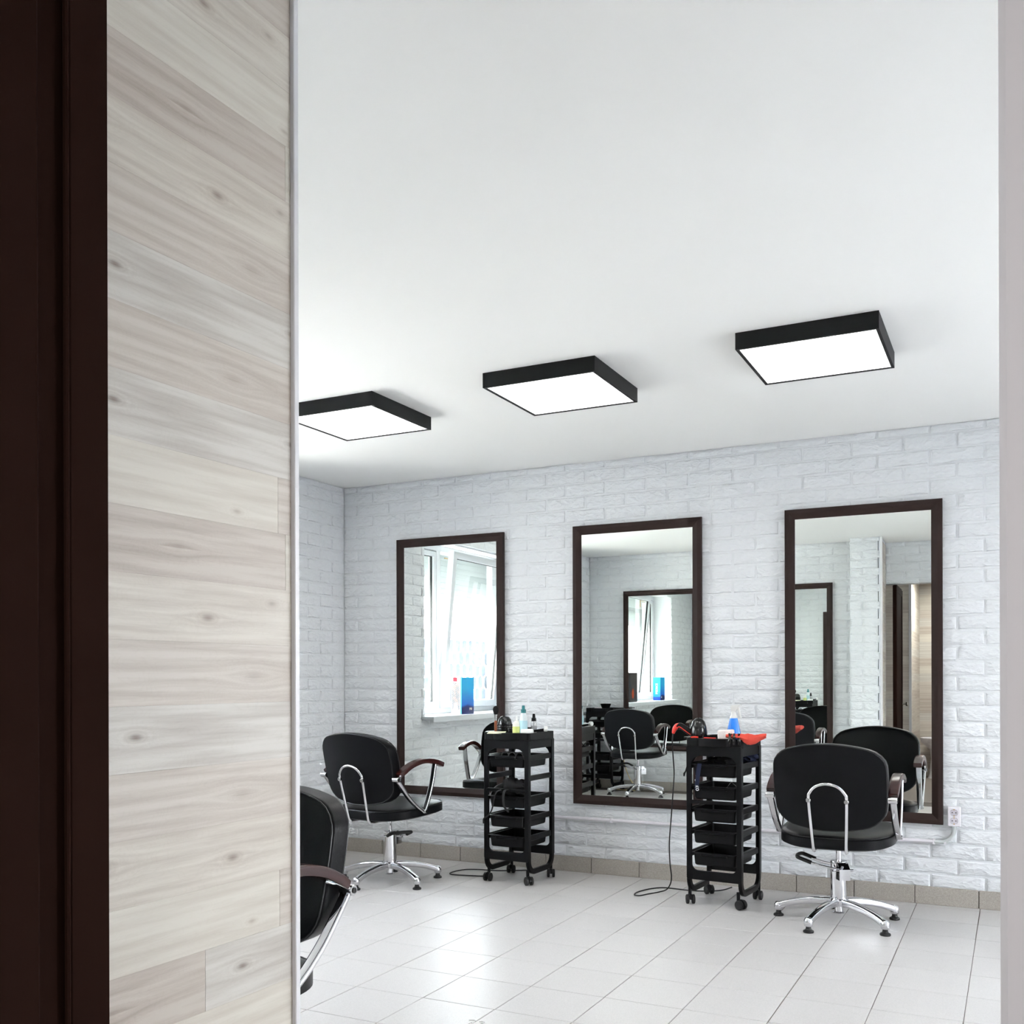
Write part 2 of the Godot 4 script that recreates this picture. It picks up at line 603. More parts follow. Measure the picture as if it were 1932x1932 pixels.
func make_chair_parts() -> void:
	# backrest
	var o := PackedVector2Array()
	for v in even_outline(rrect(0.56, 0.452, 0.075, 8, 0.085), 64):
		var x := v.x
		var y := v.y
		var k := x / 0.28
		if y > 0: y -= 0.050 * k * k * (y / 0.226)
		else: y += 0.045 * k * k * (-y / 0.226)
		x *= 1.0 - 0.06 * pow((y - 0.03) / 0.2, 2)
		o.append(Vector2(x, y))
	var rings := []
	for q in [[-0.056, 0.16], [-0.055, 0.10], [-0.050, 0.045], [-0.043, 0.014], [-0.036, 0.004], [-0.028, 0.0], [0.030, 0.0], [0.036, 0.002], [0.0405, 0.009], [0.0405, 0.10], [0.0405, 0.18]]:
		var r := PackedVector3Array()
		for v in o:
			var w: Vector2 = Vector2(v.x * (1 - q[1] / 0.28), v.y * (1 - q[1] / 0.226))
			r.append(bend_back(Vector3(w.x, w.y, q[0])))
		rings.append(r)
	chair_parts.backrest = MB.new().add(loft(rings)).done(50)
	var pip := MB.new()
	for z in [-0.040, 0.038]:
		var path := PackedVector3Array()
		for k in o.size() + 1:
			var v: Vector2 = o[k % o.size()]
			path.append(bend_back(Vector3(v.x * 0.985, v.y * 0.982, z)))
		pip.add(tube(path, 0.0024, -1, 5))
	chair_parts.back_piping = pip.done(60)
	# seat
	rings = []
	var so := PackedVector2Array()
	for k in 48:
		var a := TAU * k / 48
		var c := cos(a)
		var s := sin(a)
		var e := 2.3 if s > 0 else 4.5
		so.append(Vector2(0.29 * signf(c) * pow(absf(c), 2.0 / (3.0 if s > 0 else 4.5)), (0.285 if s > 0 else 0.265) * signf(s) * pow(absf(s), 2.0 / e)))
	for q in [[0.432, 0.25], [0.432, 0.06], [0.436, 0.02], [0.446, 0.0], [0.490, 0.0], [0.500, 0.012], [0.508, 0.04], [0.514, 0.10], [0.517, 0.2]]:
		var r := PackedVector3Array()
		for v in so:
			var w: Vector2 = v * (1.0 - q[1] / 0.28)
			r.append(Vector3(w.x, q[0] - w.y * 0.055, w.y))
		rings.append(r)
	chair_parts.seat = MB.new().add(loft(rings)).done(50)
	var sp := PackedVector3Array()
	for k in 49:
		var v: Vector2 = so[k % 48]
		sp.append(Vector3(v.x * 0.985, 0.498 - v.y * 0.055, v.y * 0.985))
	chair_parts.seat_piping = MB.new().add(tube(sp, 0.0024, -1, 5)).done(60)
	# hoop
	var hp := [Vector3(-0.08, 0.424, 0.06), Vector3(-0.08, 0.414, 0.245), Vector3(-0.080, 0.424, 0.283), Vector3(-0.082, 0.47, 0.300), Vector3(-0.092, 0.68, 0.354), Vector3(-0.084, 0.722, 0.364), Vector3(-0.052, 0.756, 0.374), Vector3(0, 0.769, 0.378)]
	for k in range(hp.size() - 2, -1, -1):
		hp.append(Vector3(-hp[k].x, hp[k].y, hp[k].z))
	chair_parts.hoop = MB.new().add(tube(smooth_path(hp, 6), 0.0085, -1, 10)).done(60)
	chair_parts.screw = MB.new().add(lathe([[0.0125, -0.004], [0.0125, 0.006], [0.009, 0.010], [0.004, 0.010], [0.004, 0.007]], 12), at(0, 0, 0, Vector3(PI / 2, 0, 0))).done()
	# arms
	var ap := smooth_path([Vector3(0, 0.712, 0.262), Vector3(0, 0.733, 0.225), Vector3(0, 0.766, 0.155), Vector3(0, 0.787, 0.06), Vector3(0, 0.786, -0.02), Vector3(0, 0.774, -0.09), Vector3(0, 0.754, -0.152)], 5)
	chair_parts.arm_pad = MB.new().add(tube(ap, 0.026, 0.0160, 16, Vector3.RIGHT, 4.0, [0.9, 1.0, 1.0, 1.0, 1.0, 1.0, 0.96])).done(40)
	var am := MB.new()
	am.add(cyl(0.0165, -0.022, 0.022, 20, 0.002), at(0, 0.692, 0.283, Vector3(0, 0, PI / 2)))
	am.add(tube(smooth_path([Vector3(0, 0.692, 0.283), Vector3(0, 0.645, 0.240), Vector3(0, 0.570, 0.168), Vector3(0, 0.512, 0.095), Vector3(0, 0.470, 0.025)], 5), 0.017, 0.0095, 12, Vector3.RIGHT, 1.5))
	am.add(tube(smooth_path([Vector3(0, 0.694, 0.280), Vector3(0, 0.706, 0.255), Vector3(0, 0.728, 0.205)], 4), 0.020, 0.006, 10, Vector3.RIGHT, 2.0))
	chair_parts.arm_bar = am.done(45)
	chair_parts.arm_eye = MB.new().add(lathe([[0.0, 0.0], [0.0085, 0.0], [0.0085, 0.002], [0.0055, 0.002], [0.0045, 0.0008], [0.0, 0.0008]], 16), at(0, 0, 0, Vector3(0, 0, -PI / 2))).done()
	chair_parts.arm_post = MB.new().add(tube(smooth_path([Vector3(0, 0.768, -0.085), Vector3(0, 0.66, -0.060), Vector3(0, 0.55, -0.020), Vector3(0, 0.466, 0.025)], 5), 0.017, 0.0095, 12, Vector3.RIGHT, 1.5)).done(45)
	chair_parts.arm_bolt = MB.new().add(cyl(0.011, -0.022, 0.022, 14, 0.002), at(0, 0.474, 0.025, Vector3(0, 0, PI / 2))).done()
	# base
	var lp := smooth_path([Vector3(0.028, 0.108, 0), Vector3(0.11, 0.106, 0), Vector3(0.20, 0.093, 0), Vector3(0.27, 0.074, 0), Vector3(0.315, 0.056, 0)], 4)
	var lg := MB.new()
	lg.add(tube(lp, 0.023, 0.0215, 12, Vector3(0, 0, 1), 1.6, [1.05, 0.95, 0.85, 0.85, 0.9]))
	lg.add(lathe([[0.0, 0.033], [0.021, 0.033], [0.0245, 0.044], [0.0235, 0.062], [0.016, 0.075], [0.0, 0.080]], 16), at(0.318, 0, 0))
	chair_parts.leg = lg.done(45)
	chair_parts.foot = MB.new().add(lathe([[0.0, 0.0], [0.026, 0.0], [0.0275, 0.004], [0.026, 0.010], [0.0165, 0.015], [0.0135, 0.022], [0.0135, 0.036], [0.0, 0.036]], 18), at(0.318, 0, 0)).done()
	chair_parts.hub = MB.new().add(lathe([[0.0, 0.048], [0.030, 0.048], [0.031, 0.053], [0.022, 0.057], [0.021, 0.085], [0.047, 0.092], [0.052, 0.106], [0.050, 0.122], [0.043, 0.128], [0.0, 0.128]], 24)).done()
	chair_parts.column = MB.new().add(lathe([[0.0, 0.120], [0.0425, 0.120], [0.0425, 0.305], [0.044, 0.308], [0.044, 0.322], [0.041, 0.327], [0.0, 0.327]], 28)).done()
	chair_parts.piston = MB.new().add(cyl(0.0145, 0.30, 0.45, 16)).add(box(Vector3(0.20, 0.012, 0.22), 0.002), at(0, 0.436, 0.02)).done()
	chair_parts.pump = MB.new().add(loft([PackedVector3Array([Vector3(0.030, 0.235, -0.029), Vector3(0.085, 0.235, -0.029), Vector3(0.085, 0.235, 0.029), Vector3(0.030, 0.235, 0.029)]), PackedVector3Array([Vector3(0.030, 0.292, -0.029), Vector3(0.085, 0.292, -0.029), Vector3(0.085, 0.292, 0.029), Vector3(0.030, 0.292, 0.029)]), PackedVector3Array([Vector3(0.030, 0.322, -0.027), Vector3(0.055, 0.322, -0.027), Vector3(0.055, 0.322, 0.027), Vector3(0.030, 0.322, 0.027)])])).add(cyl(0.006, -0.055, 0.055, 10), at(0.058, 0.284, 0, Vector3(PI / 2, 0, 0))).done(20)
	chair_parts.pedal = MB.new().add(tube(smooth_path([Vector3(-0.02, 0.288, -0.058), Vector3(0.08, 0.302, -0.060), Vector3(0.15, 0.320, -0.066)], 4), 0.0055, -1, 8)).done()
	chair_parts.grip = MB.new().add(tube(smooth_path([Vector3(0.13, 0.315, -0.065), Vector3(0.185, 0.334, -0.068), Vector3(0.205, 0.340, -0.055), Vector3(0.212, 0.342, 0), Vector3(0.205, 0.340, 0.055), Vector3(0.185, 0.334, 0.068), Vector3(0.13, 0.315, 0.065)], 5), 0.0105, -1, 10)).done()

func chair(label: String, t: float, e: float, turn: float, base_turn: float, pedal_turn: float) -> void:
	var o := thing("styling_chair", label, "chair", P(t, 0, e), deg_to_rad(turn), "black leather styling chairs")
	var C := chair_parts
	var br := part("backrest", C.backrest, M.black_leather, o)
	part("piping", C.back_piping, M.black_piping, br)
	var se := part("seat", C.seat, M.black_leather, o)
	part("piping", C.seat_piping, M.black_piping, se)
	var hoop := part("back_hoop", C.hoop, M.chrome, o)
	for s in [-1.0, 1.0]:
		part("screw", C.screw, M.brushed_steel, hoop, at(0.092 * s, 0.682, 0.360))
		var arm := part("armrest", C.arm_pad, M.arm_wood, o, at(0.300 * s, 0, 0))
		part("arm_bar", C.arm_bar, M.chrome, arm, Transform3D(Basis.from_scale(Vector3(1, 1, 1)) if s < 0 else Basis(Vector3.UP, 0.0), Vector3.ZERO))
		part("arm_post", C.arm_post, M.chrome, arm)
		part("bolt", C.arm_bolt, M.chrome, arm)
		part("bolt", C.arm_eye, M.black_rubber, arm, Transform3D(Basis(Vector3.UP, 0.0 if s > 0 else PI), Vector3(0.0225 * s, 0.692, 0.283)))
	part("piston", C.piston, M.chrome, o)
	var col := part("column", C.column, M.chrome, o)
	var pr := Basis(Vector3.UP, deg_to_rad(pedal_turn - turn))
	part("pump_housing", C.pump, M.chrome, col, Transform3D(Basis(Vector3.UP, deg_to_rad(pedal_turn + 120.0 - turn)), Vector3.ZERO))
	var pd := part("pedal_grip", C.grip, M.black_rubber, o, Transform3D(pr, Vector3.ZERO))
	part("pedal_arm", C.pedal, M.chrome, pd)
	part("pedal_arm", C.pedal, M.chrome, pd, at(0, 0, 0.117))
	part("hub", C.hub, M.chrome, o)
	for k in 5:
		var lg := part("leg", C.leg, M.chrome, o, Transform3D(Basis(Vector3.UP, deg_to_rad(base_turn + 72.0 * k - turn)), Vector3.ZERO))
		part("foot", C.foot, M.black_rubber, lg)

var trolley_parts := {}

func make_trolley_parts() -> void:
	var o := rrect(0.325, 0.765, 0.012, 6)
	var i := PackedVector2Array()
	for v in rrect(0.268, 0.655, 0.055, 6, 0.035):
		i.append(v + Vector2(0, -0.002))
	trolley_parts.panel = MB.new().add(ring_frame(o, i, -0.009, 0.009), at(0, 0.530, 0)).done(30)
	trolley_parts.cross = MB.new().add(box(Vector3(0.29, 0.022, 0.012), 0.003)).done()
	# side frame: posts joined by a rounded foot, swept in the y-z plane
	var path := PackedVector3Array()
	path.append(Vector3(0, 0.905, 0.158)); path.append(Vector3(0, 0.5, 0.158))
	for k in 9:
		var a := PI / 2 * k / 8
		path.append(Vector3(0, 0.150 - 0.070 * sin(a), 0.158 - 0.070 * (1 - cos(a))))
	for k in 9:
		var a := PI / 2 * k / 8
		path.append(Vector3(0, 0.080 + 0.070 * (1 - cos(a)), -0.158 + 0.070 * (1 - sin(a))))
	path.append(Vector3(0, 0.5, -0.158)); path.append(Vector3(0, 0.905, -0.158))
	var sf := MB.new()
	sf.add(tube(path, 0.011, 0.0165, 12, Vector3.RIGHT, 6.0))
	var to := PackedVector2Array([Vector2(0.15, 0.03), Vector2(-0.15, 0.03)])
	for k in 7:
		var a := PI / 2 * k / 6
		to.append(Vector2(-0.15 + 0.035 * (1 - cos(a)), -0.032 + 0.035 - 0.035 * (1 - sin(a)) - 0.003 + 0.003))
	sf.add(box(Vector3(0.014, 0.052, 0.31), 0.003), at(0, 0.882, 0))
	trolley_parts.side = sf.done(40)
	trolley_parts.rail = MB.new().add(box(Vector3(0.016, 0.034, 0.30), 0.003)).done()
	# drawer
	var ring := func(w: float, d: float, y: float) -> PackedVector3Array:
		var q := PackedVector3Array()
		for v in rrect(w, d, 0.014, 3):
			q.append(Vector3(v.x, y, -v.y))
		return q
	trolley_parts.drawer = MB.new().add(loft([ring.call(0.232, 0.292, 0.0), ring.call(0.240, 0.302, 0.006), ring.call(0.250, 0.314, 0.066), ring.call(0.270, 0.328, 0.068), ring.call(0.270, 0.328, 0.074), ring.call(0.246, 0.308, 0.074), ring.call(0.234, 0.294, 0.006)])).done(30)
	trolley_parts.lip = MB.new().add(box(Vector3(0.16, 0.014, 0.012), 0.004)).done()
	# tray
	var q0 := rrect(0.335, 0.345, 0.02, 5)
	var tm := MB.new()
	tm.add(slab(q0, 0.0, 0.010, 0.001), Transform3D(Basis(Vector3.RIGHT, -PI / 2), Vector3(0, 0.905, 0)))
	tm.add(ring_frame(q0, inset(q0, 0.006), 0.0, 0.048), Transform3D(Basis(Vector3.RIGHT, -PI / 2), Vector3(0, 0.909, 0)))
	trolley_parts.tray = tm.done(35)
	var bow := PackedVector2Array()
	for k in 15:
		var x := lerpf(-0.10, 0.10, k / 14.0)
		bow.append(Vector2(x, -0.170 - 0.030 * pow(maxf(cos(x / 0.10 * PI / 2), 0.0), 0.45)))
	bow.append(Vector2(0.10, -0.165)); bow.append(Vector2(-0.10, -0.165))
	trolley_parts.bow = MB.new().add(slab(bow, 0.0, 0.046, 0.002), Transform3D(Basis(Vector3.RIGHT, -PI / 2), Vector3(0, 0.910, 0))).done(35)
	var wing := PackedVector2Array([Vector2(-0.168, 0.08), Vector2(-0.225, 0.06), Vector2(-0.245, 0.0), Vector2(-0.225, -0.06), Vector2(-0.168, -0.08)])
	trolley_parts.wing = MB.new().add(slab(wing, 0.0, 0.010, 0.002), Transform3D(Basis(Vector3.RIGHT, -PI / 2), Vector3(0, 0.944, 0))).add(loft([PackedVector3Array([Vector3(-0.168, 0.915, -0.05), Vector3(-0.168, 0.915, 0.05), Vector3(-0.168, 0.945, 0.05), Vector3(-0.168, 0.945, -0.05)]), PackedVector3Array([Vector3(-0.21, 0.944, -0.045), Vector3(-0.21, 0.944, 0.045), Vector3(-0.21, 0.946, 0.045), Vector3(-0.21, 0.946, -0.045)])])).done(35)
	# caster
	trolley_parts.wheel = MB.new().add(lathe([[0.0, -0.009], [0.022, -0.009], [0.027, -0.006], [0.027, 0.006], [0.022, 0.009], [0.010, 0.0075], [0.0, 0.0075]], 20), at(0, 0, 0, Vector3(0, 0, PI / 2))).done()
	var hood := PackedVector2Array()
	for k in 13:
		var a := deg_to_rad(-20.0 + 200.0 * k / 12)
		hood.append(Vector2(cos(a), sin(a)) * 0.031)
	hood.append(Vector2(-0.012, 0.0)); hood.append(Vector2(0.012, 0.0))
	trolley_parts.hood = MB.new().add(slab(hood, -0.006, 0.006, 0.001), at(0, 0.028, 0, Vector3(0, PI / 2, 0))).add(cyl(0.010, 0.045, 0.095, 12), at(0, 0, -0.018)).done()

func trolley(label: String, t: float, e: float, turn: float, drawers: Array, seed_: int) -> Node3D:
	var o := thing("salon_trolley", label, "trolley", P(t, 0, e), deg_to_rad(turn), "black rolling salon trolleys")
	var T := trolley_parts
	var r := RandomNumberGenerator.new(); r.seed = seed_
	part("front_panel", T.panel, M.black_plastic, o, at(0, 0, 0.168))
	part("rear_panel", T.panel, M.black_plastic, o, at(0, 0, -0.168))
	part("cross_bar", T.cross, M.black_plastic, o, at(0, 0.592, 0.172))
	var ys := [0.736, 0.609, 0.481, 0.356, 0.230]
	for s in [-1.0, 1.0]:
		var sd := part("side_frame", T.side, M.black_plastic, o, at(0.152 * s, 0, 0))
		for y in ys:
			part("rail", T.rail, M.black_plastic, sd, at(-0.004 * s, y + 0.062, 0))
	for k in 5:
		if drawers[k]:
			var dr := part("drawer", T.drawer, M.black_plastic, o, at(0, ys[k], 0.012))
			part("drawer_lip", T.lip, M.black_plastic, dr, at(0, 0.060, 0.160))
	var tr := part("tray", T.tray, M.black_plastic, o)
	part("tray_bow", T.bow, M.black_plastic, tr)
	part("dryer_rest", T.wing, M.black_plastic, tr)
	for sx in [-1.0, 1.0]:
		for sz in [-1.0, 1.0]:
			var c := Node3D.new()
			c.name = "caster"
			o.add_child(c, true)
			c.position = Vector3(0.150 * sx, 0, 0.150 * sz + 0.0)
			c.rotation.y = r.randf_range(-0.8, 0.8) + 0.5
			part("hood", T.hood, M.black_plastic, c)
			part("wheel", T.wheel, M.black_rubber, c, at(-0.0165, 0.027, 0))
			part("wheel", T.wheel, M.black_rubber, c, at(0.0165, 0.027, 0, Vector3(0, PI, 0)))
	return o

func ceiling_light(t0: float, label: String) -> void:
	var s := 0.570
	var h := 0.0705
	var e0 := 4.1628
	var o := thing("ceiling_light", label, "light", P(t0 + s / 2, HC, e0 + s / 2), 0, "square black panel lights")
	var b := MB.new()
	var q := PackedVector2Array([Vector2(s / 2, s / 2), Vector2(-s / 2, s / 2), Vector2(-s / 2, -s / 2), Vector2(s / 2, -s / 2)])
	b.add(ring_frame(q, PackedVector2Array([Vector2(s / 2 - 0.013, s / 2 - 0.013), Vector2(-s / 2 + 0.013, s / 2 - 0.013), Vector2(-s / 2 + 0.013, -s / 2 + 0.013), Vector2(s / 2 - 0.013, -s / 2 + 0.013)]), 0.0, h, 0.0005), Transform3D(Basis(Vector3.RIGHT, PI / 2), Vector3(0, 0, 0)))
	part("housing", b.done(20), M.lamp_black, o)
	part("diffuser", MB.new().add(box(Vector3(s - 0.026, 0.010, s - 0.026))).done(), M.lamp_diffuser, o, at(0, -h + 0.009, 0))
	var l := AreaLight3D.new()
	l.name = "panel_glow"
	l.area_size = Vector2(s - 0.03, s - 0.03)
	l.light_energy = lamp_energy
	l.light_color = Color(1.0, 0.985, 0.965)
	l.area_range = 12.0
	l.area_attenuation = 2.0
	l.shadow_enabled = true
	l.rotation.x = -PI / 2
	l.position = Vector3(0, -h - 0.003, 0)
	o.add_child(l, true)

var lamp_energy := 1.1

# ------------------------------------------------------------------ the room
func make_room() -> void:
	# floor with single tiles
	var fl := struct("floor", MB.new().add(block(TL - 0.3, TR + 0.2, -0.12, -0.004, 1.05, EB + 0.1)).done(), M.grout)
	var tile := MB.new()
	var a := 0.3304 / 2 - 0.0017
	tile.add(loft([PackedVector3Array([Vector3(-a, -0.006, -a), Vector3(a, -0.006, -a), Vector3(a, -0.006, a), Vector3(-a, -0.006, a)]), PackedVector3Array([Vector3(-a, -0.0012, -a), Vector3(a, -0.0012, -a), Vector3(a, -0.0012, a), Vector3(-a, -0.0012, a)]), PackedVector3Array([Vector3(-a + 0.0012, 0, -a + 0.0012), Vector3(a - 0.0012, 0, -a + 0.0012), Vector3(a - 0.0012, 0, a - 0.0012), Vector3(-a + 0.0012, 0, a - 0.0012)])]))
	var tm := tile.done(20)
	rng.seed = 9
	var x0 := -1.8284 - 0.3304 * 8
	var k := 0
	for i in 19:
		for j in 15:
			var t := x0 + 0.3304 * (i - 0.5)
			var e := 4.791 + 0.3304 * (4.5 - j)
			if e < 1.1 or e > EB + 0.12 or t > 1.5 or t < TL - 0.2:
				continue
			part("tile", tm, M["floor_tile_%d" % (rng.randi() % 3)], fl, at(t + rng.randf_range(-0.0006, 0.0006), rng.randf_range(-0.0004, 0.0), -e + rng.randf_range(-0.0006, 0.0006)))
			k += 1
	struct("floor_side", MB.new().add(block(1.455, TR + 0.2, -0.004, 0.0, 1.3, EB + 0.1)).done(), M.floor_tile_0)
	struct("floor_hall", MB.new().add(block(-2.4, 1.3, -0.12, -0.0005, -2.0, 1.10)).done(), M.hall_floor)
	struct("ceiling", MB.new().add(block(TL - 0.5, TR + 0.2, HC, HC + 0.15, 0.80, EB + 0.2)).done(), M.ceiling_paint)
	# back wall
	var wb := struct("wall_back", back_wall(), M.white_painted_mortar)
	brick_wall(wb, P(0, 0, EB), Vector3.RIGHT, Vector3(0, 0, 1), TL, TR, 0.09, HC, [Rect2(RT0, RY0, RT1 - RT0, RY1 - RY0)], -1.431, 300, func(u, y): return 0.0 if u > 0.15 else (0.2 if hidden_by_mirror(u, y) else 5.0 + u))
	# left wall with the window opening
	var wl := struct("wall_left", window_wall(TL - 0.36, TL, 1.0, EB + 0.1), M.white_painted_mortar)
	brick_wall(wl, P(TL, 0, 0), Vector3(0, 0, -1), Vector3(1, 0, 0), EF, EB, 0.09, HC, [Rect2(WE0, WY0 - 0.02, WE1 - WE0, WY1 - WY0 + 0.02)], 0.06, 170, func(u, y): return u if u > 3.2 else 0.0)
	# front wall: mirror section, doorway section, right of the doorway
	var wf := struct("wall_front", MB.new().add(block(TL - 0.15, -1.53, -0.1, HC + 0.02, 1.05, EF)).done(), M.white_painted_mortar)
	brick_wall(wf, P(0, 0, EF), Vector3.LEFT, Vector3(0, 0, -1), 1.53, -TL, 0.09, HC, [], 0.02, 170, func(u, y): return 0.0 if u > 4.5 else (0.0 if front_mirror(-u, y) else 5.0 - absf(u - 2.6)))
	var wd := struct("wall_doorway", MB.new().add(block(-1.53, TP - 0.028, -0.1, HC + 0.02, 0.97, ED)).done(), M.white_painted_mortar)
	brick_wall(wd, P(0, 0, ED), Vector3.LEFT, Vector3(0, 0, -1), 1.232, 1.53, 0.09, HC, [], 0.12, 80, func(u, y): return 1.0)
	var wr := struct("wall_jamb", MB.new().add(block(TJ, TR + 0.15, -0.1, HC + 0.02, 1.0, ED, 0.006)).done(), M.hall_paint)
	brick_wall(wr, P(0, 0, ED), Vector3.LEFT, Vector3(0, 0, -1), -TR, -TJ, 0.09, HC, [], 0.1, 0, func(u, y): return 0.0)
	var wt := struct("wall_lintel", MB.new().add(block(-1.53, TR, 2.305, HC + 0.02, 0.78, 0.95)).done(), M.white_painted_mortar)
	brick_wall(wt, P(0, 0, 0.95), Vector3.LEFT, Vector3(0, 0, -1), 0.0, 1.24, 2.31, HC, [], 0.05, 40, func(u, y): return 1.0)
	var wg := struct("wall_right", right_wall(), M.white_painted_mortar)
	brick_wall(wg, P(TR, 0, 0), Vector3(0, 0, 1), Vector3(-1, 0, 0), -EB, -ED, 0.09, HC, [Rect2(-RE1, RY0, RE1 - RE0, RY1 - RY0)], 0.1, 0, func(u, y): return 0.0)
	# baseboards of grey tiles
	var bt := MB.new().add(box(Vector3(0.330, 0.102, 0.012), 0.0012)).done()
	var bb := struct("baseboard_back", MB.new().add(block(TL, TR, 0.0, 0.094, EB - 0.017, EB)).done(), M.grout)
	var u := -0.183 + 0.3345 * 5
	while u > TL:
		var w := minf(0.3315, u - TL)
		part("tile", bt, M.baseboard_tile, bb, Transform3D(Basis.from_scale(Vector3(w / 0.3315, 1, 1)), P(u - w / 2 - 0.0015, 0.051, EB - 0.020)))
		u -= 0.3345
	var bl := struct("baseboard_left", MB.new().add(block(TL, TL + 0.017, 0.0, 0.094, EF, EB)).done(), M.grout)
	u = EB - 0.02
	while u > EF:
		var w := minf(0.3315, u - EF)
		part("tile", bt, M.baseboard_tile, bl, Transform3D(Basis(Vector3.UP, PI / 2).scaled_local(Vector3(w / 0.3315, 1, 1)), P(TL + 0.020, 0.051, u - w / 2)))
		u -= 0.3345
	var bf := struct("baseboard_front", MB.new().add(block(TL, -1.53, 0.0, 0.094, EF, EF + 0.017)).done(), M.grout)
	u = -1.53
	while u > TL:
		var w := minf(0.3315, u - TL)
		part("tile", bt, M.baseboard_tile, bf, Transform3D(Basis.from_scale(Vector3(w / 0.3315, 1, 1)), P(u - w / 2, 0.051, EF + 0.020)))
		u -= 0.3345

func hidden_by_mirror(u: float, y: float) -> bool:
	for l in [-4.0543, -2.6481, -1.2482]:
		if u > l + 0.10 and u < l + 0.78 and y > 0.50 and y < 2.28:
			return true
	return false

func front_mirror(u: float, y: float) -> bool:
	for l in [-4.10, -2.62]:
		if u > l + 0.1 and u < l + 0.78 and y > 0.5 and y < 2.28:
			return true
	return false

const WE0 := 2.45
const WE1 := 5.0
const WY0 := 0.95
const WY1 := 2.55
const RT0 := 2.1
const RT1 := 3.1
const RE0 := 3.5
const RE1 := 4.5

func window_wall(t0: float, t1: float, e0: float, e1: float) -> ArrayMesh:
	var m := MB.new()
	m.add(block(t0, t1, -0.1, WY0, e0, e1))
	m.add(block(t0, t1, WY1, HC + 0.02, e0, e1))
	m.add(block(t0, t1, WY0, WY1, e0, WE0))
	m.add(block(t0, t1, WY0, WY1, WE1, e1))
	return m.done()

func back_wall() -> ArrayMesh:
	var m := MB.new()
	m.add(block(TL - 0.15, RT0, -0.1, HC + 0.02, EB, EB + 0.15))
	m.add(block(RT1, TR + 0.15, -0.1, HC + 0.02, EB, EB + 0.15))
	m.add(block(RT0, RT1, -0.1, RY0, EB, EB + 0.15))
	m.add(block(RT0, RT1, RY1, HC + 0.02, EB, EB + 0.15))
	return m.done()

const RY0 := 0.25
const RY1 := 2.50

func right_wall() -> ArrayMesh:
	var m := MB.new()
	m.add(block(TR, TR + 0.15, -0.1, HC + 0.02, ED - 0.2, RE0))
	m.add(block(TR, TR + 0.15, -0.1, HC + 0.02, RE1, EB + 0.15))
	m.add(block(TR, TR + 0.15, -0.1, RY0, RE0, RE1))
	m.add(block(TR, TR + 0.15, RY1, HC + 0.02, RE0, RE1))
	return m.done()

# corner shop windows beyond the frame: the daylight that fills the room from that side
func make_shop_window(called: String, x: Transform3D, W: float) -> void:
	var o := Node3D.new()
	o.name = called
	o.set_meta("kind", "structure")
	add_child(o)
	o.transform = x
	var H := RY1 - RY0
	part("frame", MB.new().add(ring_frame(rrect(W, H, 0.004, 1), rrect(W - 0.10, H - 0.10, 0.004, 1), -0.035, 0.035, 0.004), at(0, H / 2, 0)).done(25), M.pvc_white, o)
	part("mullion", MB.new().add(box(Vector3(0.06, H - 0.1, 0.06), 0.004)).done(), M.pvc_white, o, at(0, H / 2, 0))
	for k in 2:
		part("pane", MB.new().add(box(Vector3(W / 2 - 0.07, H - 0.12, 0.005))).done(), M.window_glass, o, at((k - 0.5) * W / 2, H / 2, 0))

# ------------------------------------------------------------------ doorway and hall
func plank_mesh(l: float, h: float, d: float, off: float) -> ArrayMesh:
	var t := box(Vector3(l, h, d), 0.0003)
	var uv := PackedVector2Array()
	for v in t:
		uv.append(Vector2((v.x + l / 2) / maxf(0.62, l) * 0.98 + (off * (1.0 - l / 0.62) if l < 0.62 else 0.0), 0.5 - v.y / h * 0.98))
	return MB.new().add(t, Transform3D.IDENTITY, uv).done(20)

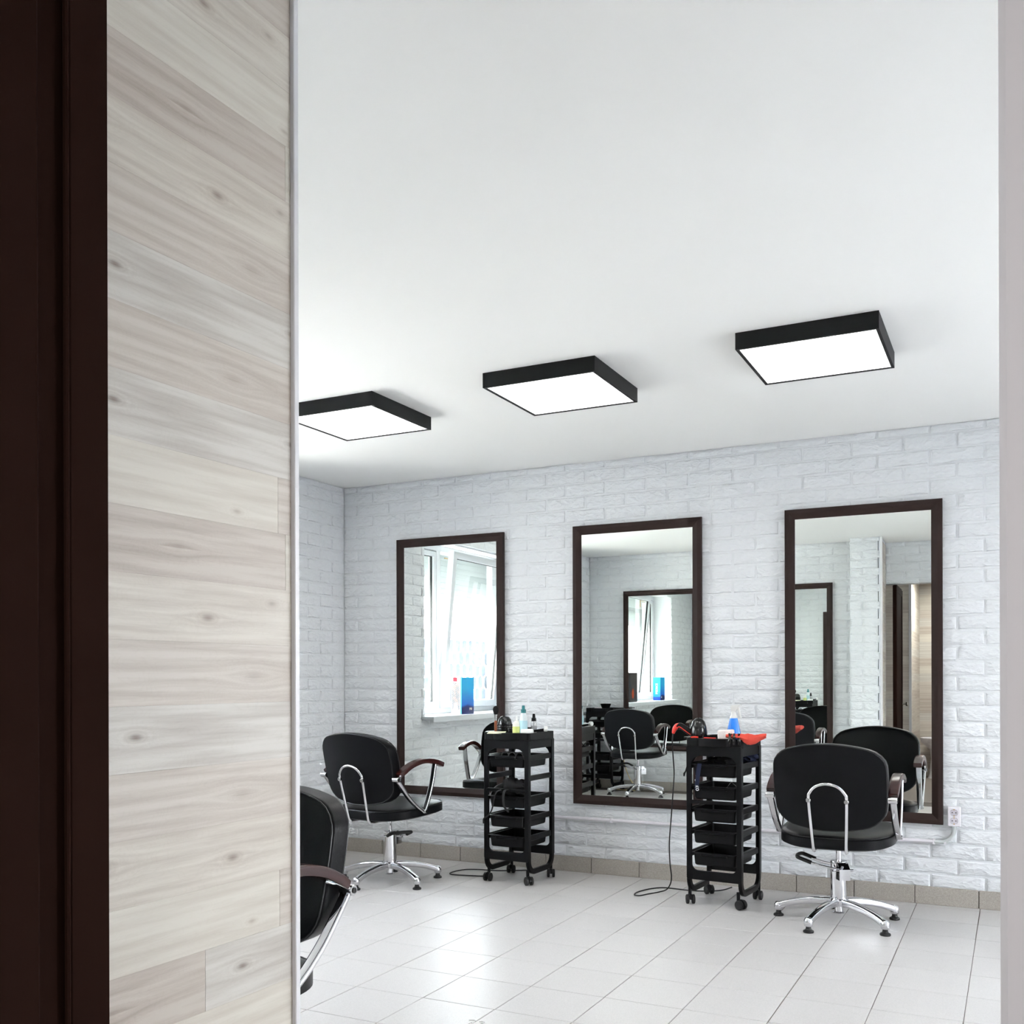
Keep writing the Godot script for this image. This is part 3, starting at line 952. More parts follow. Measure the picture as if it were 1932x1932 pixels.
func make_doorway() -> void:
	var li := Color(0.817, 0.793, 0.750)
	var looks := []
	looks.append(textured("laminate_knots", wood_image(41, li, Color(0.573, 0.520, 0.473), 0.48, [[120.0, 40.0, 15.0, 0.75], [400.0, 66.0, 12.0, 0.8], [560.0, 30.0, 9.0, 0.5]]), 0.45))
	looks.append(textured("laminate_pale", wood_image(52, Color(0.826, 0.807, 0.764), Color(0.611, 0.559, 0.506), 0.36, [[520.0, 84.0, 8.0, 0.5]]), 0.45))
	looks.append(textured("laminate_taupe", wood_image(63, Color(0.764, 0.731, 0.692), Color(0.573, 0.516, 0.468), 0.62, [[330.0, 58.0, 13.0, 0.22]]), 0.45))
	looks.append(textured("laminate_mid", wood_image(74, Color(0.793, 0.764, 0.726), Color(0.573, 0.520, 0.473), 0.52, [[470.0, 60.0, 18.0, 0.2]]), 0.45))
	looks.append(textured("laminate_grey", wood_image(85, Color(0.802, 0.788, 0.759), Color(0.535, 0.492, 0.454), 0.46, [[190.0, 52.0, 11.0, 0.85], [600.0, 40.0, 10.0, 0.6]]), 0.45))
	var w := 0.53
	var turn := deg_to_rad(1.8)
	var wall := struct("wall_passage", MB.new().add(block(0, 0.02, -0.02, HC, 0, w)).done(), M.hall_paint, Transform3D(Basis(Vector3.UP, PI - turn), P(TP, 0, ED)))
	# rows of laminate: tone left of the joint, distance of the joint from the corner, tone beyond it
	var rows := {-4: [3, 0, 0], -3: [2, 0, 0], -2: [0, 0, 0], -1: [1, 0, 0], 0: [2, 0.020, 1], 1: [0, 0, 0], 2: [3, 0, 0], 3: [4, 0, 0], 4: [3, 0, 0], 5: [4, 0, 0], 6: [1, 0.042, 3], 7: [2, 0.022, 1], 8: [0, 0, 0], 9: [3, 0, 0], 10: [4, 0, 0], 11: [3, 0, 0], 12: [0, 0, 0], 13: [1, 0.040, 3], 14: [2, 0.225, 4], 15: [1, 0, 0], 16: [0, 0, 0], 17: [3, 0, 0], 18: [4, 0, 0], 19: [1, 0, 0], 20: [2, 0.1, 0], 21: [0, 0, 0]}
	rng.seed = 77
	for r in rows:
		var y: float = 2.299 - 0.1041 * (r + 0.5)
		var q: Array = rows[r]
		var spans := [[0.0, w, q[0]]] if q[1] == 0 else [[0.0, q[1], q[2]], [q[1], w, q[0]]]
		for s in spans:
			var l: float = s[1] - s[0] - 0.0004
			# the panel runs back from the corner; its face looks across the passage
			var off := rng.randf()
			part("plank", plank_mesh(l, 0.10405, 0.008, off), looks[s[2]], wall, Transform3D(Basis(Vector3(0, 0, 1), Vector3.UP, Vector3(-1, 0, 0)), Vector3(-0.004, y, -(s[0] + s[1]) / 2)))
	struct("trim_1", MB.new().add(block(-0.006, 0.0165, 0, HC, -0.006, 0.008, 0.0015)).done(), M.trim_white, at(TP, 0, -ED))
	# open door leaf, hinged at the passage
	var d := Node3D.new()
	d.name = "door_1"
	d.set_meta("kind", "structure")
	add_child(d)
	d.position = P(-1.124, 0, 0.987)
	d.rotation.y = deg_to_rad(-1.0)
	part("stile", MB.new().add(box(Vector3(0.04, 2.28, 0.062), 0.0015)).done(), M.door_brown, d, at(-0.02, 1.145, 0.031))
	part("stile", MB.new().add(box(Vector3(0.04, 2.28, 0.09), 0.0015)).done(), M.door_brown, d, at(-0.02, 1.145, 0.735))
	for q in [[0.08, 0.15], [2.255, 0.08]]:
		part("rail", MB.new().add(box(Vector3(0.038, q[1], 0.63), 0.0015)).done(), M.door_brown, d, at(-0.02, q[0], 0.376))
	part("panel", MB.new().add(box(Vector3(0.018, 2.24, 0.63))).done(), M.door_brown, d, at(-0.02, 1.145, 0.376))
	part("raised_panel", MB.new().add(box(Vector3(0.034, 2.28, 0.52), 0.008)).done(), M.door_brown, d, at(-0.02, 1.145, 0.362))
	part("moulding", MB.new().add(cyl(0.004, 0.02, 2.27, 8)).done(), M.door_brown, d, at(-0.003, 0, 0.066))
	for s in [-1.0, 1.0]:
		var kn := part("knob", MB.new().add(lathe([[0.0, 0.0], [0.024, 0.0], [0.024, 0.005], [0.009, 0.008], [0.009, 0.028], [0.022, 0.036], [0.026, 0.048], [0.020, 0.058], [0.0, 0.061]], 20), at(0, 0, 0, Vector3(0, 0, -PI / 2 * s))).done(), M.knob_steel, d, at(-0.02 + 0.02 * s, 1.0, 0.735))
	# hall shell
	struct("ceiling_hall", MB.new().add(block(-2.4, 1.3, 2.55, 2.70, -2.0, 0.79)).done(), M.ceiling_paint)
	struct("wall_hall_right", MB.new().add(block(1.2, 1.35, -0.1, 2.7, -2.0, 1.0)).done(), M.hall_paint)
	struct("wall_hall_left", MB.new().add(block(-2.45, -2.3, -0.1, 2.7, -2.0, 1.0)).done(), M.hall_paint)
	struct("wall_hall_front", MB.new().add(block(-2.4, -1.26, -0.1, 2.7, 0.78, 0.97)).done(), M.hall_paint)
	var hb := struct("wall_hall_back", MB.new().add(block(-2.4, -1.13, -0.1, 2.6, -0.75, -0.51)).done(), M.hall_paint)
	var hs := struct("wall_hall_side", MB.new().add(block(-1.30, -1.13, -0.1, 2.6, -2.0, -0.75)).done(), M.hall_paint)
	var he := struct("wall_hall_end", MB.new().add(block(-1.2, 1.3, -0.1, 2.6, -2.1, -1.86)).done(), M.hall_paint)
	rng.seed = 3
	for r in 25:
		var y := 0.05 + 0.1041 * r
		part("plank", plank_mesh(1.27, 0.1037, 0.008, rng.randf()), looks[rng.randi() % 5], hb, at(-1.765, y, 0.506))
		part("plank", plank_mesh(2.4, 0.1037, 0.008, rng.randf()), looks[rng.randi() % 5], he, at(0.05, y, 1.856))
		part("plank", plank_mesh(1.3, 0.1037, 0.008, rng.randf()), looks[rng.randi() % 5], hs, Transform3D(Basis(Vector3.UP, PI / 2), Vector3(-1.126, y, 1.18)))
	struct("trim_2", MB.new().add(block(-1.135, -1.105, 0, 2.55, -0.515, -0.490, 0.001)).done(), M.trim_white)
	var wb := thing("wash_basin", "white wash basin with a chrome swan-neck tap in the hall, seen in the mirror", "basin", P(-0.90, 0.0, -1.62))
	part("pedestal", MB.new().add(lathe([[0.0, 0.0], [0.11, 0.0], [0.09, 0.05], [0.07, 0.25], [0.09, 0.40], [0.0, 0.40]], 20)).done(45), M.socket_white, wb)
	part("bowl", MB.new().add(lathe([[0.0, 0.38], [0.10, 0.38], [0.19, 0.46], [0.20, 0.52], [0.18, 0.52], [0.15, 0.45], [0.0, 0.42]], 28)).done(40), M.socket_white, wb)
	part("tap", MB.new().add(tube(smooth_path([Vector3(0.0, 0.50, 0.15), Vector3(0.0, 0.66, 0.15), Vector3(0.0, 0.72, 0.12), Vector3(0.0, 0.73, 0.08), Vector3(0.0, 0.68, 0.05)], 5), 0.011, -1, 10)).done(60), M.chrome, wb)
	# hall ceiling light behind the camera
	var o := thing("hall_ceiling_light", "square white panel light on the hall ceiling behind the doorway", "light", P(-0.60, 2.55, -0.80))
	part("housing", MB.new().add(ring_frame(rrect(0.6, 0.6, 0.01, 2), rrect(0.57, 0.57, 0.01, 2), 0.0, 0.05), Transform3D(Basis(Vector3.RIGHT, PI / 2), Vector3.ZERO)).done(), M.trim_white, o)
	part("diffuser", MB.new().add(box(Vector3(0.57, 0.01, 0.57))).done(), M.lamp_diffuser, o, at(0, -0.04, 0))
	var l := AreaLight3D.new()
	l.name = "panel_glow"
	l.area_size = Vector2(0.56, 0.56)
	l.light_energy = hall_energy
	l.light_color = Color(1.0, 0.985, 0.97)
	l.area_range = 10.0
	l.area_attenuation = 2.0
	l.shadow_enabled = true
	l.rotation.x = -PI / 2
	l.position = Vector3(0, -0.052, 0)
	o.add_child(l, true)

var hall_energy := 0.5

# ------------------------------------------------------------------ window and what lies outside it
func sash(parent: Node3D, called: String, w: float, h: float, f: float, x: Transform3D) -> MeshInstance3D:
	var o := part(called, MB.new().add(ring_frame(rrect(w, h, 0.004, 1), rrect(w - 2 * f, h - 2 * f, 0.004, 1), -0.03, 0.03, 0.004), at(0, h / 2, 0)).done(25), M.pvc_white, parent, x)
	part("pane", MB.new().add(box(Vector3(w - 2 * f + 0.01, h - 2 * f + 0.01, 0.004))).done(), M.window_glass, o, at(0, h / 2, 0))
	part("gasket", MB.new().add(ring_frame(rrect(w - 2 * f + 0.002, h - 2 * f + 0.002, 0.003, 1), rrect(w - 2 * f - 0.008, h - 2 * f - 0.008, 0.003, 1), -0.012, 0.012, 0.001), at(0, h / 2, 0)).done(25), M.black_rubber, o)
	return o

func make_window() -> void:
	var tw := -4.86
	# local x runs along the wall towards smaller E, z into the room
	var o := Node3D.new()
	o.name = "window_1"
	o.set_meta("kind", "structure")
	add_child(o)
	o.transform = Transform3D(Basis(Vector3(0, 0, 1), Vector3.UP, Vector3(1, 0, 0)) if false else Basis(Vector3.UP, PI / 2), P(tw, 0, 0))
	# Basis(UP, 90 deg): local x -> world -z (growing E), local z -> world +x (into the room)
	var W := WE1 - WE0
	var H := WY1 - 0.975
	part("frame", MB.new().add(ring_frame(rrect(W, H, 0.004, 1), rrect(W - 0.11, H - 0.11, 0.004, 1), -0.035, 0.035, 0.004), at(0, H / 2, 0)).done(25), M.pvc_white, o, at((WE0 + WE1) / 2, 0.975, 0))
	for e in [4.295, 3.185]:
		part("mullion", MB.new().add(box(Vector3(0.075, H - 0.1, 0.066), 0.004)).done(), M.pvc_white, o, at(e, 0.975 + H / 2, 0))
	sash(o, "sash", 0.60, H - 0.13, 0.045, at(4.64, 0.975 + 0.065, 0.005))
	sash(o, "sash", 0.68, H - 0.13, 0.055, at(2.81, 0.975 + 0.065, 0.005))
	var ts := sash(o, "tilted_sash", 1.10, H - 0.10, 0.065, at(3.74, 0.975 + 0.05, 0.030, Vector3(deg_to_rad(5.5), 0, 0)))
	var hd := part("handle", MB.new().add(tube(smooth_path([Vector3(0, 0, 0), Vector3(0, 0, 0.04), Vector3(0, -0.02, 0.05), Vector3(0, -0.12, 0.05)], 4), 0.009, -1, 8)).add(box(Vector3(0.03, 0.07, 0.012), 0.003)).done(), M.pvc_white, ts, at(-0.518, 0.68, 0.036))
	var st := part("stay", MB.new().add(box(Vector3(0.16, 0.006, 0.012))).add(box(Vector3(0.016, 0.10, 0.012)), at(-0.08, -0.04, 0)).done(), M.brass, o, at(4.20, 2.43, 0.09))
	# sill board
	var sill := struct("trim_sill", MB.new().add(block(tw, TL + 0.125, 0.945, 0.975, WE0 - 0.05, WE1 + 0.05, 0.004)).add(block(TL + 0.110, TL + 0.128, 0.925, 0.975, WE0 - 0.05, WE1 + 0.05, 0.004)).done(), M.pvc_white)
	# roller shutter half rolled up outside
	var sh := thing("roller_shutter", "grey roller shutter lowered a little outside the window, seen in the mirror", "shutter", P(tw - 0.15, 2.60, (WE0 + WE1) / 2))
	part("shutter_box", MB.new().add(box(Vector3(0.14, 0.18, W + 0.1), 0.01)).done(), M.shutter_grey, sh)
	for k in 8:
		part("slat", MB.new().add(box(Vector3(0.012, 0.0538, W), 0.002)).done(), M.shutter_grey, sh, at(0.0, -0.115 - 0.054 * k, 0))
	# radiator under the window
	var rd := thing("radiator", "dark brown sectional radiator under the window, seen in the mirror", "radiator", P(TL + 0.10, 0.30, 3.15))
	for k in 10:
		part("section", MB.new().add(rbox(Vector3(0.085, 0.50, 0.062), 0.028, 3)).done(), M.radiator_brown, rd, at(0, 0.25, -0.36 + 0.08 * k))
	part("pipe", MB.new().add(cyl(0.014, -0.40, 0.40, 10), at(0, 0.05, 0, Vector3(PI / 2, 0, 0))).add(cyl(0.014, -0.40, 0.40, 10), at(0, 0.45, 0, Vector3(PI / 2, 0, 0))).add(cyl(0.010, -0.305, 0.06, 10), at(0, 0, 0.34)).add(cyl(0.010, -0.305, 0.06, 10), at(0, 0, -0.34)).done(), M.radiator_brown, rd)
	# outside: yard, facade across it, hexagon lattice fence
	struct("ground_outside", MB.new().add(block(-30, TL - 0.37, -0.35, -0.25, -14, 40)).done(), M.outside_ground)
	var f := thing("lattice_fence", "white fence of hexagonal lattice in the yard, seen through the tilted window", "fence", P(-6.0, -0.25, 1.6))
	part("top_rail", MB.new().add(box(Vector3(0.05, 0.06, 3.4), 0.004)).done(), M.fence_white, f, at(0, 2.07, 0))
	part("backing", MB.new().add(box(Vector3(0.02, 2.0, 3.4))).done(), M.outside_blue, f, at(-0.06, 1.02, 0))
	for k in 4:
		part("post", MB.new().add(box(Vector3(0.06, 2.1, 0.06), 0.004)).done(), M.fence_white, f, at(0, 1.05, -1.67 + 1.11 * k))
	var lat := MB.new()
	var hw := 0.08
	for j in 13:
		for i in 21:
			var z := -1.65 + i * hw * 2 + (hw if j % 2 else 0.0)
			var y := 0.12 + j * 0.148
			if z > 1.65: continue
			lat.add(box(Vector3(0.02, 0.10, 0.016)), at(0, y + 0.05, z))
			for sg in [-1.0, 1.0]:
				lat.add(tube(PackedVector3Array([Vector3(0, y + 0.10, z), Vector3(0, y + 0.148, z + sg * hw)]), 0.008, 0.008, 4))
	part("lattice", lat.done(30), M.fence_white, f)
	struct("facade_outside", MB.new().add(block(-14.2, -14, -0.3, 5.0, -14, 22)).done(), M.outside_white)

# ------------------------------------------------------------------ small things
func print_image(w: int, h: int, draw: Callable) -> ImageTexture:
	var im := Image.create(w, h, false, Image.FORMAT_RGB8)
	for y in h:
		for x in w:
			im.set_pixel(x, y, draw.call(float(x) / w, float(y) / h))
	return ImageTexture.create_from_image(im)

func face(w: float, h: float, tex: Texture2D, key: String, parent: Node3D, called: String, x: Transform3D) -> void:
	var q := PackedVector3Array([Vector3(-w / 2, -h / 2, 0), Vector3(w / 2, -h / 2, 0), Vector3(w / 2, h / 2, 0), Vector3(-w / 2, h / 2, 0)])
	var t := loft([PackedVector3Array([q[0], q[1], q[2], q[3]]), PackedVector3Array([q[0] + Vector3(0, 0, 0.0006), q[1] + Vector3(0, 0, 0.0006), q[2] + Vector3(0, 0, 0.0006), q[3] + Vector3(0, 0, 0.0006)])])
	var uv := PackedVector2Array()
	for v in t:
		uv.append(Vector2(v.x / w + 0.5, 0.5 - v.y / h))
	part(called, MB.new().add(t, Transform3D.IDENTITY, uv).done(10), textured(key, tex, 0.25), parent, x)

func words(text: String, size: float, parent: Node3D, m: Material, x: Transform3D, called := "lettering") -> void:
	var tmesh := TextMesh.new()
	tmesh.text = text
	var f := SystemFont.new()
	f.font_names = PackedStringArray(["Droid Sans"])
	f.font_weight = 700
	tmesh.font = f
	tmesh.font_size = 32
	tmesh.pixel_size = size / 32.0
	tmesh.depth = 0.0006
	part(called, tmesh, m, parent, x)

func lump(size: Vector3, seed_: int, rough := 0.25, n := 18, m := 12) -> PackedVector3Array:
	var ns := FastNoiseLite.new(); ns.seed = seed_; ns.frequency = 0.9; ns.fractal_octaves = 3
	var rings := []
	for j in m + 1:
		var ph := -PI / 2 + PI * (j + 0.02) / (m + 0.04)
		var r := PackedVector3Array()
		for i in n:
			var a := TAU * i / n
			var d := Vector3(cos(ph) * cos(a), sin(ph), cos(ph) * sin(a))
			var k := 1.0 + rough * ns.get_noise_3d(d.x * 2, d.y * 2, d.z * 2) * 1.6
			var v := d * size / 2 * k
			v.y = maxf(v.y, -size.y * 0.42)
			r.append(v)
		rings.append(r)
	return loft(rings)

# thin solid sheet from a height field: f(u, v) -> point
func sheet(f: Callable, nu: int, nv: int, thick: float) -> PackedVector3Array:
	var top := []
	var bot := []
	for i in nu + 1:
		var a := []
		var b := []
		for j in nv + 1:
			var p: Vector3 = f.call(float(i) / nu, float(j) / nv)
			var du: Vector3 = f.call(minf(float(i) / nu + 0.01, 1.0), float(j) / nv) - f.call(maxf(float(i) / nu - 0.01, 0.0), float(j) / nv)
			var dv: Vector3 = f.call(float(i) / nu, minf(float(j) / nv + 0.01, 1.0)) - f.call(float(i) / nu, maxf(float(j) / nv - 0.01, 0.0))
			var n := du.cross(dv).normalized()
			a.append(p + n * thick / 2)
			b.append(p - n * thick / 2)
		top.append(a)
		bot.append(b)
	var t := PackedVector3Array()
	for i in nu:
		for j in nv:
			quad(t, top[i][j], top[i + 1][j], top[i + 1][j + 1], top[i][j + 1])
			quad(t, bot[i][j], bot[i][j + 1], bot[i + 1][j + 1], bot[i + 1][j])
	for i in nu:
		quad(t, top[i][0], bot[i][0], bot[i + 1][0], top[i + 1][0])
		quad(t, top[i][nv], top[i + 1][nv], bot[i + 1][nv], bot[i][nv])
	for j in nv:
		quad(t, top[0][j], top[0][j + 1], bot[0][j + 1], bot[0][j])
		quad(t, top[nu][j], bot[nu][j], bot[nu][j + 1], top[nu][j + 1])
	return t

func make_wall_fittings() -> void:
	var c := thing("cable_conduit", "white plastic conduit pipe running along the brick wall below the mirrors", "conduit", P(-1.6, 0.363, EB - 0.032))
	part("pipe", MB.new().add(cyl(0.0105, -1.25, 1.21, 14), at(0, 0, 0, Vector3(0, 0, PI / 2))).done(), M.socket_white, c)
	for x in [-0.78, -0.05, 0.62, 1.185]:
		part("clip", MB.new().add(box(Vector3(0.016, 0.032, 0.030), 0.003)).done(), M.socket_white, c, at(x, 0, -0.004))
	part("coupler", MB.new().add(cyl(0.0125, -0.025, 0.025, 14, 0.001), at(1.213, 0, 0, Vector3(0, 0, PI / 2))).done(), M.pvc_grey, c)
	part("elbow", MB.new().add(tube(smooth_path([Vector3(1.205, 0, 0), Vector3(1.232, 0.002, 0), Vector3(1.262, 0.016, 0), Vector3(1.284, 0.044, 0), Vector3(1.292, 0.075, 0), Vector3(1.292, 0.100, 0)], 4), 0.0115, -1, 12)).done(), M.pvc_grey, c)
	var s := thing("double_socket", "white surface-mounted double power socket beside the mirror by the doorway", "socket", P(-0.308, 0.512, EB - 0.013))
	part("box", MB.new().add(rbox(Vector3(0.068, 0.112, 0.034), 0.006, 3), at(0, 0, 0.017)).done(), M.socket_white, s)
	for y in [0.023, -0.023]:
		var r := part("socket_well", MB.new().add(lathe([[0.0, 0.0], [0.0185, 0.0], [0.0195, 0.0022], [0.021, 0.0022], [0.021, -0.002], [0.0, -0.002]], 24), at(0, 0, 0, Vector3(PI / 2, 0, 0))).done(), M.socket_grey, s, at(0, y, 0.0345))
		for x in [-0.0095, 0.0095]:
			part("hole", MB.new().add(cyl(0.003, -0.001, 0.0012, 10), at(0, 0, 0, Vector3(PI / 2, 0, 0))).done(), M.hole_black, r, at(x, 0, 0.0))
		for yy in [0.0175, -0.0175]:
			part("earth_clip", MB.new().add(box(Vector3(0.006, 0.005, 0.003))).done(), M.brass, r, at(0, yy, 0.001))

func bottle(called: String, label: String, where: Vector3, body: Array, bm: Material, cap: Array, cm: Material, lab: Array, lm: Material) -> Node3D:
	var o := thing(called, label, "bottle", where)
	part("body", MB.new().add(lathe(body, 24)).done(50), bm, o)
	if cap.size():
		part("cap", MB.new().add(lathe(cap, 20)).done(40), cm, o)
	if lab.size():
		part("label_band", MB.new().add(lathe(lab, 24)).done(40), lm, o)
	return o

func make_tray_things() -> void:
	var y1 := 0.9165
	var e := 5.74
	# first trolley
	var o := thing("powder_brush", "black powder brush with wooden handle standing on the trolley tray", "brush", P(-2.990, y1, 5.70))
	part("handle", MB.new().add(lathe([[0.0, 0.0], [0.0075, 0.0], [0.009, 0.05], [0.0085, 0.115], [0.0, 0.115]], 14)).done(), M.brush_wood, o)
	part("ferrule", MB.new().add(lathe([[0.0, 0.112], [0.0085, 0.112], [0.0105, 0.155], [0.0, 0.155]], 14)).done(), M.brushed_steel, o)
	part("bristles", MB.new().add(lathe([[0.0, 0.150], [0.0105, 0.152], [0.018, 0.172], [0.0185, 0.188], [0.012, 0.203], [0.0, 0.208]], 16)).done(60), M.black_cloth, o)
	o = thing("styling_tool_stand", "black domed stand behind the powder brush on the trolley tray", "stand", P(-2.975, y1, 5.80))
	part("dome", MB.new().add(lathe([[0.0, 0.0], [0.050, 0.0], [0.052, 0.02], [0.048, 0.085], [0.040, 0.118], [0.026, 0.135], [0.0, 0.139]], 24)).done(45), M.black_gloss, o)
	for k in 5:
		part("rib", MB.new().add(lathe([[0.047, 0.014 + 0.016 * k], [0.054, 0.014 + 0.016 * k], [0.0535, 0.021 + 0.016 * k], [0.047, 0.021 + 0.016 * k]], 24)).done(30), M.black_plastic, o)
	o = thing("round_mirror", "small round chrome hand mirror leaning at the left end of the trolley tray", "mirror", P(-3.000, y1 + 0.046, 5.885))
	part("disc", MB.new().add(cyl(0.045, -0.003, 0.003, 28), at(0, 0, 0, Vector3(deg_to_rad(72), 0, 0.3))).done(), M.brushed_steel, o)
	solo("paper_card", MB.new().add(box(Vector3(0.11, 0.0015, 0.07))).done(), M.cream_paper, at(-2.945, y1 + 0.040, -5.625, Vector3(deg_to_rad(8), 0.25, 0)), "cream paper card lying at the front of the trolley tray", "paper")
	bottle("lotion_bottle", "short cream lotion bottle with lime green label on the trolley", P(-2.838, y1, 5.70), [[0.0, 0.0], [0.025, 0.0], [0.027, 0.004], [0.027, 0.09], [0.022, 0.106], [0.010, 0.113], [0.010, 0.120], [0.0, 0.120]], M.cream_bottle, [[0.0, 0.117], [0.0105, 0.117], [0.0095, 0.128], [0.005, 0.130], [0.004, 0.146], [0.0, 0.146]], M.white_plastic, [[0.0268, 0.030], [0.0278, 0.030], [0.0278, 0.078], [0.0268, 0.078]], M.lime_label)
	o = bottle("spray_bottle", "tall pale blue spray bottle with teal cap on the trolley", P(-2.796, y1, 5.71), [[0.0, 0.0], [0.023, 0.0], [0.0255, 0.004], [0.0255, 0.10], [0.022, 0.135], [0.0155, 0.166], [0.0, 0.166]], M.pale_bottle, [[0.0, 0.164], [0.0165, 0.164], [0.0165, 0.186], [0.0105, 0.188], [0.010, 0.206], [0.0085, 0.212], [0.0, 0.212]], M.teal_cap, [[0.0253, 0.018], [0.0262, 0.018], [0.0262, 0.108], [0.0248, 0.116], [0.0245, 0.116]], M.aqua_label)
	o = bottle("spray_bottle", "small clear spray bottle with black pump on the trolley", P(-2.775, y1, 5.82), [[0.0, 0.0], [0.019, 0.0], [0.0205, 0.003], [0.0205, 0.095], [0.016, 0.108], [0.010, 0.112], [0.0, 0.112]], M.clear_plastic, [[0.0, 0.108], [0.0165, 0.108], [0.0155, 0.128], [0.0105, 0.130], [0.009, 0.148], [0.008, 0.156], [0.0, 0.156]], M.black_plastic, [], null)
	part("liquid", MB.new().add(lathe([[0.0, 0.003], [0.0185, 0.003], [0.0185, 0.078], [0.0, 0.078]], 20)).done(), M.grey_liquid, o)
	part("dip_tube", MB.new().add(cyl(0.002, 0.004, 0.11, 6)).done(), M.black_plastic, o)
	o = thing("cosmetic_jar", "small black jar beside the clear spray bottle on the trolley", "jar", P(-2.800, y1, 5.775 + 0.05))
	part("body", MB.new().add(cyl(0.026, 0.0, 0.055, 20, 0.003)).done(), M.black_plastic, o)
	part("lid", MB.new().add(cyl(0.027, 0.053, 0.068, 20, 0.003)).done(), M.black_gloss, o)
	solo("cotton_roll", MB.new().add(cyl(0.024, -0.04, 0.04, 22, 0.006), at(0, 0.0, 0, Vector3(0, 0.35, PI / 2))).done(), M.white_plastic, at(-2.765, y1 + 0.040, -5.70), "white roll lying at the front of the trolley tray", "roll")
	o = thing("hair_brush", "black hair brush with white round end lying on the trolley tray", "brush", P(-2.705, y1 + 0.046, 5.78), 0.5)
	part("handle", MB.new().add(tube(PackedVector3Array([Vector3(-0.06, 0, 0), Vector3(-0.02, 0.006, 0), Vector3(0.02, 0.012, 0)]), 0.012, 0.008, 10)).done(), M.black_plastic, o)
	part("head", MB.new().add(cyl(0.017, -0.012, 0.014, 20, 0.004), at(0.03, 0.016, 0, Vector3(0, 0, PI / 2))).done(), M.white_plastic, o)
	# second trolley: hair dryer
	var y2 := 0.9165
	o = thing("hair_dryer", "black hair dryer with red trim and red cord sleeve on the trolley tray", "hair dryer", P(-1.645, y2, 5.68))
	part("housing", MB.new().add(lathe([[0.0, 0.0], [0.036, 0.0], [0.044, 0.015], [0.049, 0.04], [0.050, 0.065], [0.046, 0.10], [0.036, 0.130], [0.020, 0.148], [0.0, 0.154]], 28)).done(50), M.black_gloss, o)
	var hpath := smooth_path([Vector3(0.0, 0.055, 0.0), Vector3(-0.04, 0.062, 0.005), Vector3(-0.075, 0.085, 0.01), Vector3(-0.105, 0.104, 0.012), Vector3(-0.122, 0.096, 0.012)], 5)
	part("handle", MB.new().add(tube(hpath, 0.022, 0.019, 14, Vector3(0, 0, 1), 0.0, [1.2, 1.1, 1.0, 0.95, 0.85])).done(50), M.black_plastic, o)
	var tr := PackedVector3Array()
	for v in hpath:
		tr.append(v + Vector3(0, -0.006, 0.021))
	part("trim", MB.new().add(tube(tr, 0.0028, -1, 6)).done(), M.red_plastic, o)
	part("cord_sleeve", MB.new().add(tube(smooth_path([Vector3(-0.110, 0.106, 0.012), Vector3(-0.128, 0.100, 0.012), Vector3(-0.142, 0.082, 0.012), Vector3(-0.150, 0.058, 0.012)], 5), 0.015, -1, 12, Vector3.ZERO, 0.0, [1.05, 1.1, 0.9, 0.5])).done(), M.red_plastic, o)
	var cord := smooth_path([P(-1.794, 0.980, 5.668), P(-1.800, 0.93, 5.667), P(-1.795, 0.84, 5.665), P(-1.790, 0.74, 5.668), P(-1.800, 0.62, 5.675), P(-1.815, 0.48, 5.69), P(-1.83, 0.33, 5.70), P(-1.84, 0.20, 5.74), P(-1.85, 0.09, 5.80), P(-1.885, 0.022, 5.83), P(-1.93, 0.004, 5.80), P(-1.97, 0.004, 5.72), P(-2.00, 0.004, 5.655), P(-2.035, 0.004, 5.66), P(-2.045, 0.004, 5.74), P(-2.01, 0.004, 5.86), P(-1.95, 0.004, 5.93), P(-1.87, 0.004, 5.935), P(-1.78, 0.004, 5.925), P(-1.68, 0.004, 5.95), P(-1.60, 0.004, 6.02), P(-1.56, 0.010, 6.10)], 5)
	solo("dryer_cord", MB.new().add(tube(cord, 0.0038, -1, 7)).done(60), M.black_rubber, Transform3D.IDENTITY, "black dryer cord hanging from the trolley and looping on the floor", "cord")
	o = thing("trigger_spray_bottle", "blue cone-shaped trigger spray bottle on the trolley tray", "bottle", P(-1.460, y2, 5.76))
	part("body", MB.new().add(lathe([[0.0, 0.0], [0.044, 0.0], [0.047, 0.006], [0.044, 0.04], [0.032, 0.105], [0.022, 0.150], [0.0, 0.150]], 24)).done(50), M.blue_liquid, o)
	part("neck", MB.new().add(lathe([[0.0, 0.149], [0.022, 0.149], [0.021, 0.160], [0.015, 0.168], [0.013, 0.190], [0.0, 0.190]], 20)).done(), M.milky_plastic, o)
	part("spray_head", MB.new().add(loft([PackedVector3Array([Vector3(-0.012, 0.186, -0.009), Vector3(0.014, 0.186, -0.009), Vector3(0.014, 0.186, 0.009), Vector3(-0.012, 0.186, 0.009)]), PackedVector3Array([Vector3(-0.016, 0.212, -0.010), Vector3(0.030, 0.216, -0.010), Vector3(0.030, 0.216, 0.010), Vector3(-0.016, 0.212, 0.010)]), PackedVector3Array([Vector3(-0.010, 0.224, -0.009), Vector3(0.044, 0.230, -0.009), Vector3(0.044, 0.230, 0.009), Vector3(-0.010, 0.224, 0.009)])])).done(25), M.milky_plastic, o)
	part("trigger", MB.new().add(tube(smooth_path([Vector3(0.024, 0.214, 0), Vector3(0.030, 0.195, 0), Vector3(0.034, 0.170, 0), Vector3(0.042, 0.150, 0)], 4), 0.004, 0.008, 8, Vector3(0, 0, 1))).done(), M.milky_plastic, o)
	solo("folded_towel", MB.new().add(rbox(Vector3(0.090, 0.080, 0.075), 0.009, 3)).done(60), M.white_cloth, at(-1.470, y2 + 0.048, -5.630, Vector3(0, 0.15, 0.05)), "folded white towel in front of the blue spray bottle", "towel")
	var wav := FastNoiseLite.new(); wav.seed = 8; wav.frequency = 6.0
